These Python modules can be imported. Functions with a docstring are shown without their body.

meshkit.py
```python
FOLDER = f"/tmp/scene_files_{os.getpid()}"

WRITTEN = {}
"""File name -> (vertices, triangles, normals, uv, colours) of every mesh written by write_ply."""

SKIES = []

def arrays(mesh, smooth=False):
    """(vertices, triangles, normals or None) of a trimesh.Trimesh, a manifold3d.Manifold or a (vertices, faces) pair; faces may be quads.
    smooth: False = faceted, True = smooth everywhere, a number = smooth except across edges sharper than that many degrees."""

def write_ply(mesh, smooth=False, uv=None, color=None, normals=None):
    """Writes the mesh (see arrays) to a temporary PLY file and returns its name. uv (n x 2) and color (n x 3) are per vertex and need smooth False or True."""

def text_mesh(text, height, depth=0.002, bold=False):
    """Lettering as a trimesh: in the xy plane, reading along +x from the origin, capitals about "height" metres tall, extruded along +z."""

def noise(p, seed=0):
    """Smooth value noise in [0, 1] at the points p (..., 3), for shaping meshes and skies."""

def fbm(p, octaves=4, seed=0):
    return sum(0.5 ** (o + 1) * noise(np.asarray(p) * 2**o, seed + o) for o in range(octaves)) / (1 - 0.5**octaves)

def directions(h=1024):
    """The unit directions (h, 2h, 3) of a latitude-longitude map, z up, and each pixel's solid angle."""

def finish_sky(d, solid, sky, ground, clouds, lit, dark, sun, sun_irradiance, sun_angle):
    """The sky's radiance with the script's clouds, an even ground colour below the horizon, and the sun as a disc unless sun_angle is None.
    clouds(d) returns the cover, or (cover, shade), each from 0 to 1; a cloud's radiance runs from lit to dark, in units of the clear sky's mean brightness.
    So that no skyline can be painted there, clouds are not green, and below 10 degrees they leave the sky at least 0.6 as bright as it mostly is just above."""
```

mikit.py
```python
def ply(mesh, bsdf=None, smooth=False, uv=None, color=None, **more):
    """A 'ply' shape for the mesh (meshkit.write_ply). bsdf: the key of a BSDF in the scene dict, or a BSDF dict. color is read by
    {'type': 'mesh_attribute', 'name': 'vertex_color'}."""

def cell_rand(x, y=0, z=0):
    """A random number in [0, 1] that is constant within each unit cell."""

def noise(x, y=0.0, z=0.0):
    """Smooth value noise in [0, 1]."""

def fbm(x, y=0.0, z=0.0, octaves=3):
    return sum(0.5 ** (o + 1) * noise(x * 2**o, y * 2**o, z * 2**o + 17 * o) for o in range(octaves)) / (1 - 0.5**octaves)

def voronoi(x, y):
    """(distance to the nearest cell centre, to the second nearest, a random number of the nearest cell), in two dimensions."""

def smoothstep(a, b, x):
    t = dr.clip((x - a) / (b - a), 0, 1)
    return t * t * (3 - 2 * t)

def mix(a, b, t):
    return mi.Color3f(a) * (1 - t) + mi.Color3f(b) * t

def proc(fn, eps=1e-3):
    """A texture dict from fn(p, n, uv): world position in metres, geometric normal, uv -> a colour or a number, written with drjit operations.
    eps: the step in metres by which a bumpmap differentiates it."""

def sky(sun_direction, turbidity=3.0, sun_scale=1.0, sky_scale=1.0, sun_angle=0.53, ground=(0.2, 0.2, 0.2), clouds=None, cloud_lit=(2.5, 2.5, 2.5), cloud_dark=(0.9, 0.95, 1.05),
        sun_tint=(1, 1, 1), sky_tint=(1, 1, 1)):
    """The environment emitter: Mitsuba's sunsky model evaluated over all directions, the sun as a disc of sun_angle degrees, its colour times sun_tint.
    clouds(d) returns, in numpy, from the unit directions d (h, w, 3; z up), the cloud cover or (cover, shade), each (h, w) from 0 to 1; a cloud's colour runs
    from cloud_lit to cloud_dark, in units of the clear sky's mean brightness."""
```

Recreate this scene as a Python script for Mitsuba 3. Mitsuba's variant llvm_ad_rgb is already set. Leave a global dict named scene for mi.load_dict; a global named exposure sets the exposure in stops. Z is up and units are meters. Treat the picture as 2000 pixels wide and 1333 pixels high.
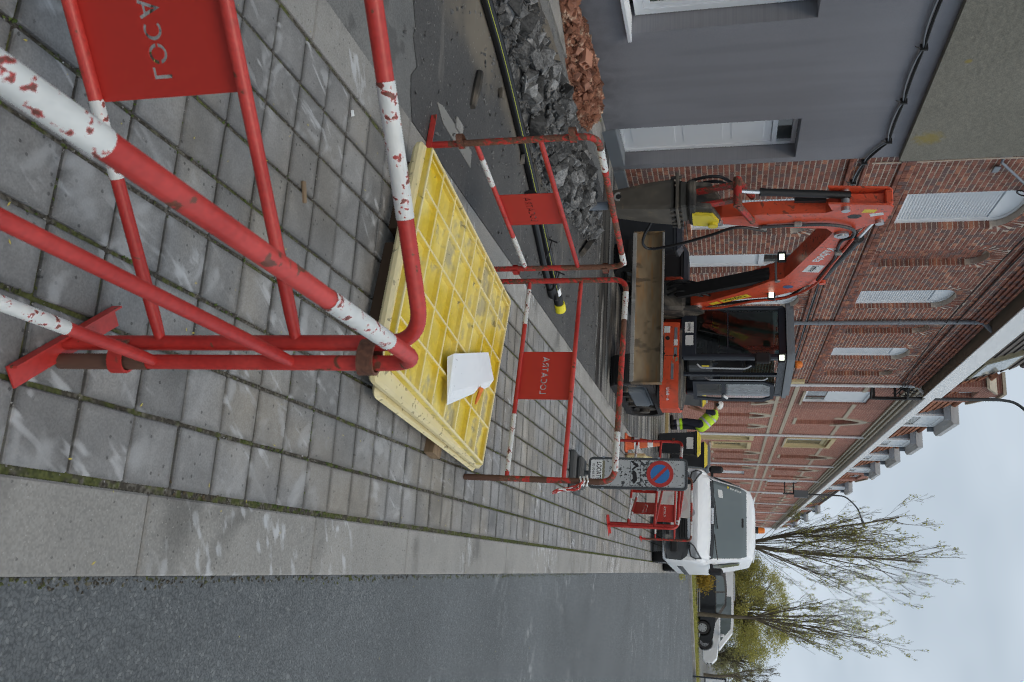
import math, random
import numpy as np, trimesh, drjit as dr, mitsuba as mi, mikit, meshkit
import manifold3d as m3
from shapely.geometry import Polygon, LineString, Point, box as sbox
from shapely.ops import unary_union
from shapely import affinity
from mikit import noise, fbm, cell_rand, voronoi, smoothstep, mix, proc, ply

TF = mi.ScalarTransform4f
scene, labels, _count = {}, {}, {}
rng = np.random.default_rng(7)
random.seed(7)

# ---------------------------------------------------------------- camera, sky, exposure
F_, HX_, VY_ = 1700., 1420., 1118.            # focal length, horizon and street vanishing point, in photo pixels (2000 wide)
pitch = math.atan2(HX_ - 1000, F_); yaw = math.atan2(VY_ - 666.5, math.hypot(F_, HX_ - 1000))
fwd = np.array([-math.sin(yaw) * math.cos(pitch), math.cos(yaw) * math.cos(pitch), -math.sin(pitch)])
rgt = np.array([math.cos(yaw), math.sin(yaw), 0.])
eye = np.array([0, 0, 1.5])
# the camera is held on its side: the picture's top is the place's left
scene['camera'] = dict(type='thinlens', to_world=TF().look_at(origin=eye.tolist(), target=(eye + fwd).tolist(), up=(-rgt).tolist()),
                       fov=2 * math.degrees(math.atan(1000 / F_)), fov_axis='x', near_clip=0.05, far_clip=2000., aperture_radius=0.0014, focus_distance=6.5)


def cloud(d):
    s = meshkit.fbm(np.stack([d[..., 0] * 2.2 / (0.25 + d[..., 2]), d[..., 1] * 2.2 / (0.25 + d[..., 2]), d[..., 2]], -1), 4, 3)
    return np.ones(d.shape[:2]), np.clip((s - 0.36) * 2.4, 0, 1)


scene['sky'] = mikit.sky([0.35, -0.45, 0.82], turbidity=4, sun_scale=0.12, sun_angle=24, clouds=cloud, cloud_lit=(1.12, 1.27, 1.42), cloud_dark=(0.86, 1.01, 1.16), ground=(0.15, 0.15, 0.15))
exposure = 2.45


# ---------------------------------------------------------------- helpers
def newkey(name, parent=None):
    k = f'{parent}__{name}' if parent else name
    n = _count.get(k, 0)
    _count[k] = n + 1
    return k if n == 0 else f'{k}_{n:03d}'


def tag(k, label=None, cat=None, group=None, kind=None):
    d = labels.setdefault(k, {})
    for a, b in (('label', label), ('category', cat), ('group', group), ('kind', kind)):
        if b: d[a] = b
    return k


def thing(name, label, cat, group=None):
    return tag(newkey(name), label, cat, group)


def put(name, mesh, mat, parent=None, smooth=False, label=None, cat=None, group=None, kind=None, **kw):
    k = newkey(name, parent)
    scene[k] = dict(mesh) if isinstance(mesh, dict) else ply(mesh, mat, smooth, **kw)
    if isinstance(mesh, dict) and kw.get('to_world') is not None: scene[k]['to_world'] = kw['to_world']
    if label or cat or group or kind: tag(k, label, cat, group, kind)
    return k


def each(name, ms, mat, parent=None, smooth=False, **kw):
    return [put(name, m, mat, parent, smooth, **kw) for m in ms]


def cat(*ms):
    out = []
    for m in ms: out += list(m) if isinstance(m, (list, tuple)) else [m]
    return trimesh.util.concatenate(out)


def bx(x0, x1, y0, y1, z0, z1, c=0.):
    if c <= 0:
        m = trimesh.creation.box((x1 - x0, y1 - y0, z1 - z0)); m.apply_translation([(x0 + x1) / 2, (y0 + y1) / 2, (z0 + z1) / 2]); return m
    p = []
    for x, sx in ((x0, 1), (x1, -1)):
        for y, sy in ((y0, 1), (y1, -1)):
            for z, sz in ((z0, 1), (z1, -1)):
                p += [(x + sx * c, y + sy * c, z), (x + sx * c, y, z + sz * c), (x, y + sy * c, z + sz * c)]
    return hull(p)


def hull(p):
    return trimesh.convex.convex_hull(np.asarray(p, float))


def tube(path, r, n=10, caps=True):
    p = np.asarray(path, float); k = len(p)
    t = np.gradient(p, axis=0) if k > 2 else np.repeat((p[1:] - p[:1]), 2, 0)
    t = t / (np.linalg.norm(t, axis=1, keepdims=True) + 1e-12)
    a = np.cross(t[0], [0, 0, 1.] if abs(t[0][2]) < .9 else [1., 0, 0]); a /= np.linalg.norm(a)
    rs = np.broadcast_to(r, (k,)); an = np.arange(n) * 2 * np.pi / n; V = []
    for i in range(k):
        a = a - t[i] * np.dot(a, t[i]); a /= np.linalg.norm(a); b = np.cross(t[i], a)
        V.append(p[i] + rs[i] * (np.cos(an)[:, None] * a + np.sin(an)[:, None] * b))
    V = np.vstack(V); i, j = np.meshgrid(np.arange(k - 1), np.arange(n), indexing='ij')
    q = np.stack([i * n + j, i * n + (j + 1) % n, (i + 1) * n + (j + 1) % n, (i + 1) * n + j], -1).reshape(-1, 4)
    f = np.vstack([q[:, [0, 1, 2]], q[:, [0, 2, 3]]])
    if caps:
        V = np.vstack([V, p[:1], p[-1:]]); j = np.arange(n)
        f = np.vstack([f, np.stack([(j + 1) % n, j, j * 0 + k * n], 1), np.stack([(k - 1) * n + j, (k - 1) * n + (j + 1) % n, j * 0 + k * n + 1], 1)])
    return trimesh.Trimesh(V, f, process=False)


def spline(pts, n=8):
    p = np.asarray(pts, float); p = np.vstack([2 * p[0] - p[1], p, 2 * p[-1] - p[-2]]); out = []
    for i in range(1, len(p) - 2):
        for u in np.arange(n) / n:
            a, b, c, d = p[i - 1:i + 3]
            out.append(.5 * (2 * b + (c - a) * u + (2 * a - 5 * b + 4 * c - d) * u * u + (3 * b - a - 3 * c + d) * u ** 3))
    return np.array(out + [p[-2]])


def bend(pts, rad, n=6):
    """a polyline with its inner corners rounded"""
    p = [np.asarray(q, float) for q in pts]; out = [p[0]]
    for i in range(1, len(p) - 1):
        a, b = p[i - 1] - p[i], p[i + 1] - p[i]; la, lb = np.linalg.norm(a), np.linalg.norm(b)
        r = min(rad, la * .49, lb * .49); s, e = p[i] + a / la * r, p[i] + b / lb * r
        for u in np.linspace(0, 1, n): out.append((1 - u) ** 2 * s + 2 * u * (1 - u) * p[i] + u * u * e)
    return np.array(out + [p[-1]])


def prism(poly, a, b, axis='x'):
    """poly in (y, z) for axis x, (x, z) for axis y, (x, y) for axis z; extruded from a to b"""
    poly = poly if hasattr(poly, 'geom_type') else Polygon(poly)
    ms = [trimesh.creation.extrude_polygon(g, b - a, engine='earcut') for g in getattr(poly, 'geoms', [poly]) if g.area > 1e-9]
    m = trimesh.util.concatenate(ms); v = m.vertices.copy(); u, w, h = v[:, 0], v[:, 1], v[:, 2] + a
    if axis == 'x': m.vertices = np.stack([h, u, w], 1)
    elif axis == 'y': m.vertices = np.stack([u, h, w], 1); m.invert()
    else: m.vertices = np.stack([u, w, h], 1)
    return m


def lathe(profile, n=24, at=(0, 0, 0), axis=(0, 0, 1)):
    m = trimesh.creation.revolve(np.asarray(profile, float), sections=n)
    m.apply_transform(trimesh.geometry.align_vectors([0, 0, 1], np.asarray(axis, float) / np.linalg.norm(axis))); m.apply_translation(at); return m


def disc(c, axis, r, h, n=20):
    c = np.asarray(c, float); a = np.asarray(axis, float); a = a / np.linalg.norm(a)
    return tube([c, c + a * h], r, n)


def frame_m(m, o, ex, ey, ez):
    """moves a mesh from local axes to the given ones"""
    m = m.copy(); M = np.eye(4); M[:3, 0], M[:3, 1], M[:3, 2], M[:3, 3] = ex, ey, ez, o; m.apply_transform(M); return m


def text(s, h, o, ex, ey, bold=True, depth=.0015, squeeze=1.):
    m = meshkit.text_mesh(s, h, depth, bold); w = m.bounds[1][0]; m.apply_translation([-w / 2, -h / 2, 0]); m.apply_scale([squeeze, 1, 1])
    ex, ey = (np.asarray(v, float) / np.linalg.norm(v) for v in (ex, ey)); return frame_m(m, o, ex, ey, np.cross(ex, ey))


def rotz(m, deg, o=(0, 0, 0)):
    m = m.copy(); m.apply_transform(trimesh.transformations.rotation_matrix(math.radians(deg), [0, 0, 1], o)); return m


_bank = {}


def rock(s, flat=.6, n=11, seed=None):
    g = np.random.default_rng(seed) if seed is not None else rng
    if s < .035:   # small ones come from a bank of forms
        k = (n, int(g.integers(16)))
        if k not in _bank: p = np.random.default_rng(k[1]).normal(size=(n, 3)); _bank[k] = hull(p / np.linalg.norm(p, axis=1, keepdims=True) * np.random.default_rng(k[1] + 50).uniform(.75, 1, (n, 1)))
        m = _bank[k].copy(); m.apply_scale([s, s * g.uniform(.6, .95), s * flat]); return m
    p = g.normal(size=(n, 3)); p /= np.linalg.norm(p, axis=1, keepdims=True); p *= np.array([1, g.uniform(.6, .95), flat]) * g.uniform(.75, 1, (n, 1)); return hull(p * s)


def shard(s, flat=.5, seed=0):
    g = np.random.default_rng(seed % 90); c = np.array([(x, y, z) for x in (-1, 1) for y in (-1, 1) for z in (-1, 1)], float); c *= g.uniform(.45, 1.05, c.shape); return hull(c * np.array([1, g.uniform(.5, .9), flat]) * s)


def rand_rot(m, at, tilt=.5, g=None):
    g = g or rng; R = trimesh.transformations.euler_matrix(g.uniform(-tilt, tilt), g.uniform(-tilt, tilt), g.uniform(0, 6.28)); m = m.copy(); m.apply_transform(R); m.apply_translation(at); return m


# ---------------------------------------------------------------- materials
def rgb(*c): return {'type': 'rgb', 'value': list(c)}


def dots(x, y, s, prob, size, k=0.):
    d, e, r = voronoi(x * s + k, y * s - k)
    return smoothstep(size, size * .55, d) * smoothstep(1 - prob - .005, 1 - prob + .005, r)


def warp(p, s, k=0., oct=3):
    a, b = noise(p.x * s * .7 + k, p.y * s * .7, p.z * s * .7), noise(p.x * s * .7 + 31 + k, p.y * s * .7, p.z * s * .7)
    u, v, w = p.x * .83 + p.y * .45 + p.z * .31, p.y * .85 - p.x * .41 + p.z * .33, p.z * .81 - p.x * .33 - p.y * .47
    return fbm(u * s + 1.7 * a + k, v * s + 1.7 * b, w * s + a, oct)


def two(d): return {'type': 'twosided', 'bsdf': d}


def pr(name, color, rough=.6, bump=None, bscale=.002, eps=.002, **kw):
    d = dict(type='principled', base_color=color if isinstance(color, dict) else rgb(*color), roughness=rough, **kw)
    if bump is not None: d = dict(type='bumpmap', tex=proc(bump, eps), bsdf=d, scale=bscale)
    scene[name] = two(d)
    return name


def f_paver(p, n, uv):
    ix, iy = dr.floor((p.x + .125) / .1875), dr.floor((p.y - 1.955) / .2005)
    t, t2 = cell_rand(ix, iy, 3), cell_rand(ix, iy, 8)
    b = warp(p, 5.)
    fx, fy = dr.abs((p.x + .125) / .1875 - ix - .5), dr.abs((p.y - 1.955) / .2005 - iy - .5)
    edge = smoothstep(.34, .49, dr.maximum(fx, fy) + .12 * (b - .5))
    a = .9 + .5 * t2
    u, v = p.x * dr.cos(a) + p.y * dr.sin(a), p.y * dr.cos(a) - p.x * dr.sin(a)
    s = fbm(u * 7 + 2 * b, v * 34, t * 9, 3)
    pat = smoothstep(.42, .66, warp(p, 2.1, 5.))
    sc = smoothstep(.6, .82, s) * pat * .62 + smoothstep(.56, .8, warp(p, 11., 3.)) * pat * .4
    g = noise(p.x * 260, p.y * 260, 0.)
    pit = dots(p.x, p.y, 42., .05, .24)
    v_ = (.185 + .075 * t) * (.52 + .86 * b) * (.86 + .28 * g) * (1 - .55 * pit) * (1 - .38 * edge) * (.8 + .36 * warp(p, .8, 7.))
    warm = mix([1.0, 1., 1.0], [1.07, 1.0, .89], smoothstep(.4, .75, warp(p, 1.6, 2.)))
    return mix(warm * v_, [.5, .515, .53], dr.clip(sc, 0, .7))


def f_joint(p, n, uv):
    b = fbm(p.x * 3, p.y * 3, 2., 3); g = noise(p.x * 150, p.y * 150); h = fbm(p.x * 38, p.y * 38, 2., 2)
    d = mix([.05, .045, .036], [.16, .15, .13], smoothstep(.35, .85, g * .6 + .4 * h))
    m = mix([.045, .054, .016], [.11, .122, .04], g)
    return mix(d, m, smoothstep(.44, .62, b * .5 + h * .5 - .07 + .12 * smoothstep(-.75, -.1, p.x) + .1 * smoothstep(4., 9., p.y)))


def b_joint(p, n, uv): return fbm(p.x * 60, p.y * 60, 1., 3)


def f_conc(p, n, uv):
    b = warp(p, 2.6, 0., 4); g = noise(p.x * 210, p.y * 210, p.z * 210); k = dots(p.x, p.y, 50., .1, .22)
    s = fbm((p.x + p.y * .5) * 12 + 2 * b, (p.y - p.x * .5) * 30, 3., 3)
    w = smoothstep(.56, .78, s) * smoothstep(.5, .68, warp(p, 1.2, 9.)) * .75; dk = smoothstep(.52, .8, warp(p, 3.3, 21.)) * .4
    c = mix([.205, .202, .193], [.325, .318, .302], b) * (.85 + .3 * g) * (1 - .4 * k) * (1 - dk)
    c = mix(c, [.4, .4, .38], dots(p.x, p.y, 75., .12, .2, 3.) * .5)
    return mix(c, [.5, .52, .54], w)


def f_road(p, n, uv):
    d, s, r = voronoi(p.x * 120 + 1.5 * noise(p.x * 60, p.y * 60), p.y * 120 + 1.5 * noise(p.x * 60, p.y * 60, 4.))
    b = warp(p, 1.1, 3., 4); f = warp(p, 26., 1., 3); w = smoothstep(.55, .75, warp(p, 9., 4.)) * .55
    c = mix([.085, .094, .102], [.165, .18, .19], r * .45 + .55 * f) * (1 - .35 * smoothstep(.3, .65, d)) * (.72 + .6 * b)
    c = mix(c, [.26, .27, .27], smoothstep(.93, .95, r) * .35)
    return mix(c, [.38, .4, .41], w * smoothstep(.52, .68, warp(p, .9, 6., 2)))


def b_road(p, n, uv):
    d, s, r = voronoi(p.x * 120 + 1.5 * noise(p.x * 60, p.y * 60), p.y * 120 + 1.5 * noise(p.x * 60, p.y * 60, 4.))
    return -d * (.3 + .4 * r) + .3 * r + .8 * warp(p, 30., 1., 2)


def f_asph(p, n, uv):
    b = fbm(p.x * 1.6, p.y * 1.6, 5., 4); g = noise(p.x * 170, p.y * 170); d2 = fbm(p.x * 9, p.y * 9, 2., 3)
    c = mix([.1, .105, .108], [.19, .19, .185], b) * (.82 + .36 * g)
    return mix(c, [.05, .05, .052], smoothstep(.62, .78, d2) * .5)


def f_dark(p, n, uv):
    b = warp(p, 1.9, 5., 4); g = noise(p.x * 150, p.y * 150); st = fbm((p.x + .2 * p.y) * 1.7, p.y * 9 + b, 1., 3)
    band = smoothstep(-2.7, -3.1, p.x) * smoothstep(8.5, 7., p.y)
    c = mix([.042, .043, .046], [.095, .095, .094], b) * (.78 + .44 * g)
    c = mix(c, mix([.10, .088, .07], [.18, .16, .13], b), smoothstep(.35, .65, b * .5 + st * .3 + band * .25 - .05) * band)
    c = mix(c, [.22, .22, .21], dots(p.x, p.y, 30., .12, .22) * .6)
    return mix(c, [.2, .19, .175], smoothstep(.66, .85, st) * .35)


def f_streak(p, n, uv):
    st = fbm(p.x * .8, p.y * 7, 1., 4); b = fbm(p.x * .9, p.y * 1.4, 4., 3); g = noise(p.x * 110, p.y * 110); wet = smoothstep(.52, .62, fbm(p.x * .7, p.y * 3.2, 12., 3))
    c = mix([.075, .077, .08], [.22, .215, .2], smoothstep(.3, .72, st)) * (.75 + .5 * b) * (.85 + .3 * g)
    return c * (1 - .62 * wet)


def r_streak(p, n, uv):
    wet = smoothstep(.52, .62, fbm(p.x * .7, p.y * 3.2, 12., 3))
    return .85 - .5 * wet


def f_red(p, n, uv):
    b = warp(p, 4.); s = warp(p, 34., 2., 3); f = warp(p, 90., 5., 2)
    c = mix([.37, .02, .016], [.50, .048, .04], smoothstep(.3, .7, b)) * (.86 + .28 * f); r = mix([.06, .028, .018], [.16, .075, .04], f)
    c = mix(c, [.28, .045, .035], smoothstep(.55, .68, s) * smoothstep(.48, .62, b) * .35)
    return mix(c, r, smoothstep(.675, .70, s * .7 + b * .3) * .85)


def f_rust(p, n, uv):
    b = warp(p, 8.); s = warp(p, 55., 2., 3); f = warp(p, 120., 5., 2)
    c = mix([.37, .022, .017], [.49, .04, .032], b) * (.86 + .28 * f); r = mix([.06, .028, .02], [.2, .09, .055], f)
    return mix(c, r, smoothstep(.44, .53, s * .45 + b * .58))


def f_white(p, n, uv):
    b = warp(p, 7., 0., 2); s = warp(p, 110., 3., 4); f = warp(p, 42., 7., 3)
    c = mix([.52, .54, .535], [.68, .70, .69], b) * (.88 + .2 * f)
    e = s * .55 + .45 * f
    c = mix(c, [.42, .05, .045], smoothstep(.585, .605, e))
    return mix(c, [.10, .06, .045], smoothstep(.62, .64, e) * .8)


def f_yellow(p, n, uv):
    b = warp(p, 2.6); s = warp(p, 18., 4.); f = warp(p, 70., 1., 2)
    c = mix([.60, .44, .03], [.71, .585, .17], smoothstep(.3, .62, b)) * (.9 + .2 * f)
    c = mix(c, [.74, .67, .42], smoothstep(.156, .163, p.z) * .75)
    c = mix(c, [.30, .28, .22], smoothstep(.5, .64, s * .4 + b * .6) * .7 * smoothstep(.16, .14, p.z))
    return mix(c, [.10, .085, .06], smoothstep(.77, .81, s) * .6)


def f_cream(p, n, uv):
    b = warp(p, 4.); s = warp(p, 30., 3.)
    c = mix([.60, .51, .25], [.72, .65, .42], b)
    return mix(c, [.12, .10, .075], smoothstep(.64, .72, s) * .6)


def f_brick(p, n, uv):
    ix, iz = dr.floor(p.y / .118), dr.floor((p.z - .16) / .0725)
    t, t2 = cell_rand(ix, iz, 1), cell_rand(ix, iz, 2); g = warp(p, 60.); b = warp(p, .8, 3.)
    c = mix([.16, .064, .047], [.315, .13, .092], t)
    c = mix(c, [.15, .10, .095], smoothstep(.7, .78, t2) * .85); c = mix(c, [.46, .21, .12], smoothstep(.9, .95, t) * .5)
    return c * (.62 + .72 * g) * (.82 + .36 * b)


def f_mortar(p, n, uv):
    g = warp(p, 40.); b = warp(p, 1.2, 2.)
    return mix([.36, .31, .265], [.66, .58, .49], g * .5 + b * .5)


def f_wallb(p, n, uv):
    """far brickwork: courses and joints too small to pick apart"""
    u, v = p.y / .23, p.z / .0725; iv = dr.floor(v); uu = u + .5 * (iv - 2 * dr.floor(iv / 2)); iu = dr.floor(uu)
    fu, fv = uu - iu, v - iv; t = cell_rand(iu, iv, 4); b = fbm(p.y * .5, p.z * .6, 1., 3); hz = dr.floor(p.y / 9.6)
    j = dr.maximum(smoothstep(.05, .015, fu), smoothstep(.16, .06, fv))
    c = mix([.22, .092, .07], [.35, .155, .118], t * .6 + b * .4) * (.85 + .3 * cell_rand(hz, 2, 2))
    return mix(c, [.45, .37, .31], j * .8)


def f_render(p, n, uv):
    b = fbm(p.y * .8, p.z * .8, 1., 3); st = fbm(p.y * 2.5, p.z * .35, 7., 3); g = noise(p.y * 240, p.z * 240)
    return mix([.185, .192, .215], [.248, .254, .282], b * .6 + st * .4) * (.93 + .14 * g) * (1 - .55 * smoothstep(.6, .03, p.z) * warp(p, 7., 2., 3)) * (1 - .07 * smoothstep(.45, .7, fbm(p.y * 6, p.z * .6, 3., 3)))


def f_oldconc(p, n, uv):
    b = fbm(p.y * 1.3, p.z * 1.3, p.x, 4); g = noise(p.x * 90, p.y * 90, p.z * 90); g2 = fbm(p.x * 24, p.y * 24, p.z * 24, 3)
    c = mix([.14, .137, .117], [.27, .262, .222], b * .5 + g2 * .5) * (.78 + .44 * g)
    ly = smoothstep(.22, .05, dr.sqrt(dr.square(p.y - 10.25) + dr.square(p.z - 3.82)) + .14 * (g2 - .5)) + smoothstep(.05, .02, dr.sqrt(dr.square(p.y - 8.6) + dr.square(p.z - 3.86)))
    return mix(c, [.3, .23, .03], ly * .6)


def f_orange(p, n, uv):
    b = warp(p, 3.); s = warp(p, 28., 2.)
    c = mix([.56, .062, .022], [.64, .088, .034], b)
    c = mix(c, [.3, .07, .04], smoothstep(.5, .7, warp(p, 7., 8.)) * .35)
    return mix(c, [.08, .045, .03], smoothstep(.63, .7, s * .6 + b * .4) * .7)


def f_blade(p, n, uv):
    b = fbm(p.x * 5, p.y * 5, p.z * 9, 4); s = fbm(p.x * 3, p.z * 26, 3., 3)
    c = mix([.13, .085, .045], [.33, .255, .16], b)
    c = mix(c, [.30, .15, .05], smoothstep(.5, .75, s) * .55)
    return mix(c, [.055, .045, .035], smoothstep(.58, .75, fbm(p.x * 11, p.z * 5, 8., 3)) * .7)


def f_grime(p, n, uv):
    b = warp(p, 6., 0., 4)
    return mix([.028, .027, .026], [.15, .13, .105], smoothstep(.4, .75, b))


def f_hammer(p, n, uv):
    b = fbm(p.x * 6, p.y * 6, p.z * 4, 4); s = fbm(p.x * 30, p.y * 30, p.z * 30, 2)
    c = mix([.055, .048, .04], [.16, .145, .12], b)
    return mix(c, [.24, .17, .09], smoothstep(.55, .8, b * .6 + s * .4) * smoothstep(1., .4, p.z))


def f_rubble(p, n, uv):
    b = warp(p, 10.); g = warp(p, 60., 2.)
    return mix([.042, .043, .045], [.20, .202, .202], smoothstep(.3, .72, b * .5 + g * .5))


def f_bricklump(p, n, uv):
    b = warp(p, 14.); t = warp(p, 9., 4.)
    return mix(mix([.15, .058, .038], [.36, .17, .108], b), [.50, .36, .27], smoothstep(.56, .68, t) * .8)


def f_wood(p, n, uv):
    g = fbm(p.x * 3, p.y * 40, p.z * 40, 3)
    return mix([.13, .085, .05], [.26, .185, .115], g)


def f_tile(p, n, uv):
    t = cell_rand(dr.floor(p.y / .24), dr.floor(p.z / .2), 5); b = fbm(p.y * 1.2, p.z * 1.2, 2., 3)
    return mix([.1, .05, .035], [.32, .13, .07], t * .5 + b * .5)


def f_slate(p, n, uv):
    t = cell_rand(dr.floor(p.y / .24), dr.floor(p.z / .2), 5); b = fbm(p.y * 1.5, p.z * 1.5, 2., 3)
    return mix([.045, .042, .04], [.15, .13, .115], t * .4 + b * .6)


def f_bark(p, n, uv):
    g = fbm(p.x * 16, p.y * 16, p.z * 4, 3)
    return mix([.06, .05, .036], [.19, .165, .12], g)


def f_grass(p, n, uv):
    b = fbm(p.x * 1.1, p.y * 1.1, 2., 3); g = noise(p.x * 30, p.y * 30)
    return mix(mix([.05, .09, .015], [.14, .2, .035], g), [.13, .1, .06], smoothstep(.5, .7, b))


def f_card(p, n, uv):
    s = noise(p.x * 130, p.y * 40, p.z * 40)
    return mix([.72, .76, .80], [.2, .21, .23], smoothstep(.88, .95, s) * .6)


def f_signface(p, n, uv):
    s = fbm((p.x + .3 * p.z) * 62, (p.z - .4 * p.x) * 55, 1., 3); z = smoothstep(.1, .03, dr.abs(p.z - .72)) * .2 + smoothstep(.06, .02, dr.abs(p.z - .5)) * .1
    return mix([.40, .42, .43], [.045, .05, .055], smoothstep(.69, .74, s + z))


pr('m_paver', proc(f_paver), .75, bump=lambda p, n, uv: fbm(p.x * 90, p.y * 90, 0., 3), bscale=.0025)
pr('m_joint', proc(f_joint), .95, bump=b_joint, bscale=.02)
pr('m_kerb', proc(f_conc), .85)
pr('m_road', proc(f_road), .72, bump=b_road, bscale=.005)
pr('m_asphalt', proc(f_asph), .9, bump=lambda p, n, uv: noise(p.x * 120, p.y * 120), bscale=.003)
pr('m_dark', proc(f_dark), .75, bump=lambda p, n, uv: noise(p.x * 110, p.y * 110), bscale=.003)
pr('m_streak', proc(f_streak), .8)
scene['m_streak'] = two(dict(type='principled', base_color=proc(f_streak), roughness=proc(r_streak)))
pr('m_red', proc(f_red), .42)
pr('m_rusty', proc(f_rust), .6)
pr('m_band', proc(f_white), .45)
pr('m_yellow', proc(f_yellow), .55)
pr('m_cream', proc(f_cream), .6)
pr('m_brick', proc(f_brick), .9, bump=lambda p, n, uv: fbm(p.x * 70, p.y * 70, p.z * 70, 2), bscale=.004)
pr('m_mortar', proc(f_mortar), .95)
pr('m_wallbrick', proc(f_wallb), .9)
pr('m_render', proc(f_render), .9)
pr('m_oldconc', proc(f_oldconc), .95, bump=lambda p, n, uv: fbm(p.x * 30, p.y * 30, p.z * 30, 3), bscale=.01)
pr('m_orange', proc(f_orange), .38, clearcoat=.3)
pr('m_blade', proc(f_blade), .5, metallic=.3)
pr('m_grime', proc(f_grime), .7)
pr('m_hammer', proc(f_hammer), .5, metallic=.2)
pr('m_rubble', proc(f_rubble), .9)
pr('m_rubbledark', proc(lambda p, n, uv: f_rubble(p, n, uv) * .42), .85)
pr('m_rubblelight', proc(lambda p, n, uv: f_rubble(p, n, uv) * 1.5 + .03), .95)
pr('m_brickbits', proc(f_bricklump), .95)
pr('m_brickdark', proc(lambda p, n, uv: f_bricklump(p, n, uv) * .5), .95)
pr('m_moss', proc(lambda p, n, uv: f_grass(p, n, uv) * .62), .95)
pr('m_brickpale', proc(lambda p, n, uv: f_bricklump(p, n, uv) * 1.15 + .03), .95)
pr('m_wood', proc(f_wood), .8)
pr('m_tile', proc(f_tile), .85)
pr('m_slate', proc(f_slate), .8)
pr('m_bark', proc(f_bark), .95)
pr('m_grass', proc(f_grass), .95)
pr('m_card', proc(f_card), .6)
pr('m_signface', proc(f_signface), .5)
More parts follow.
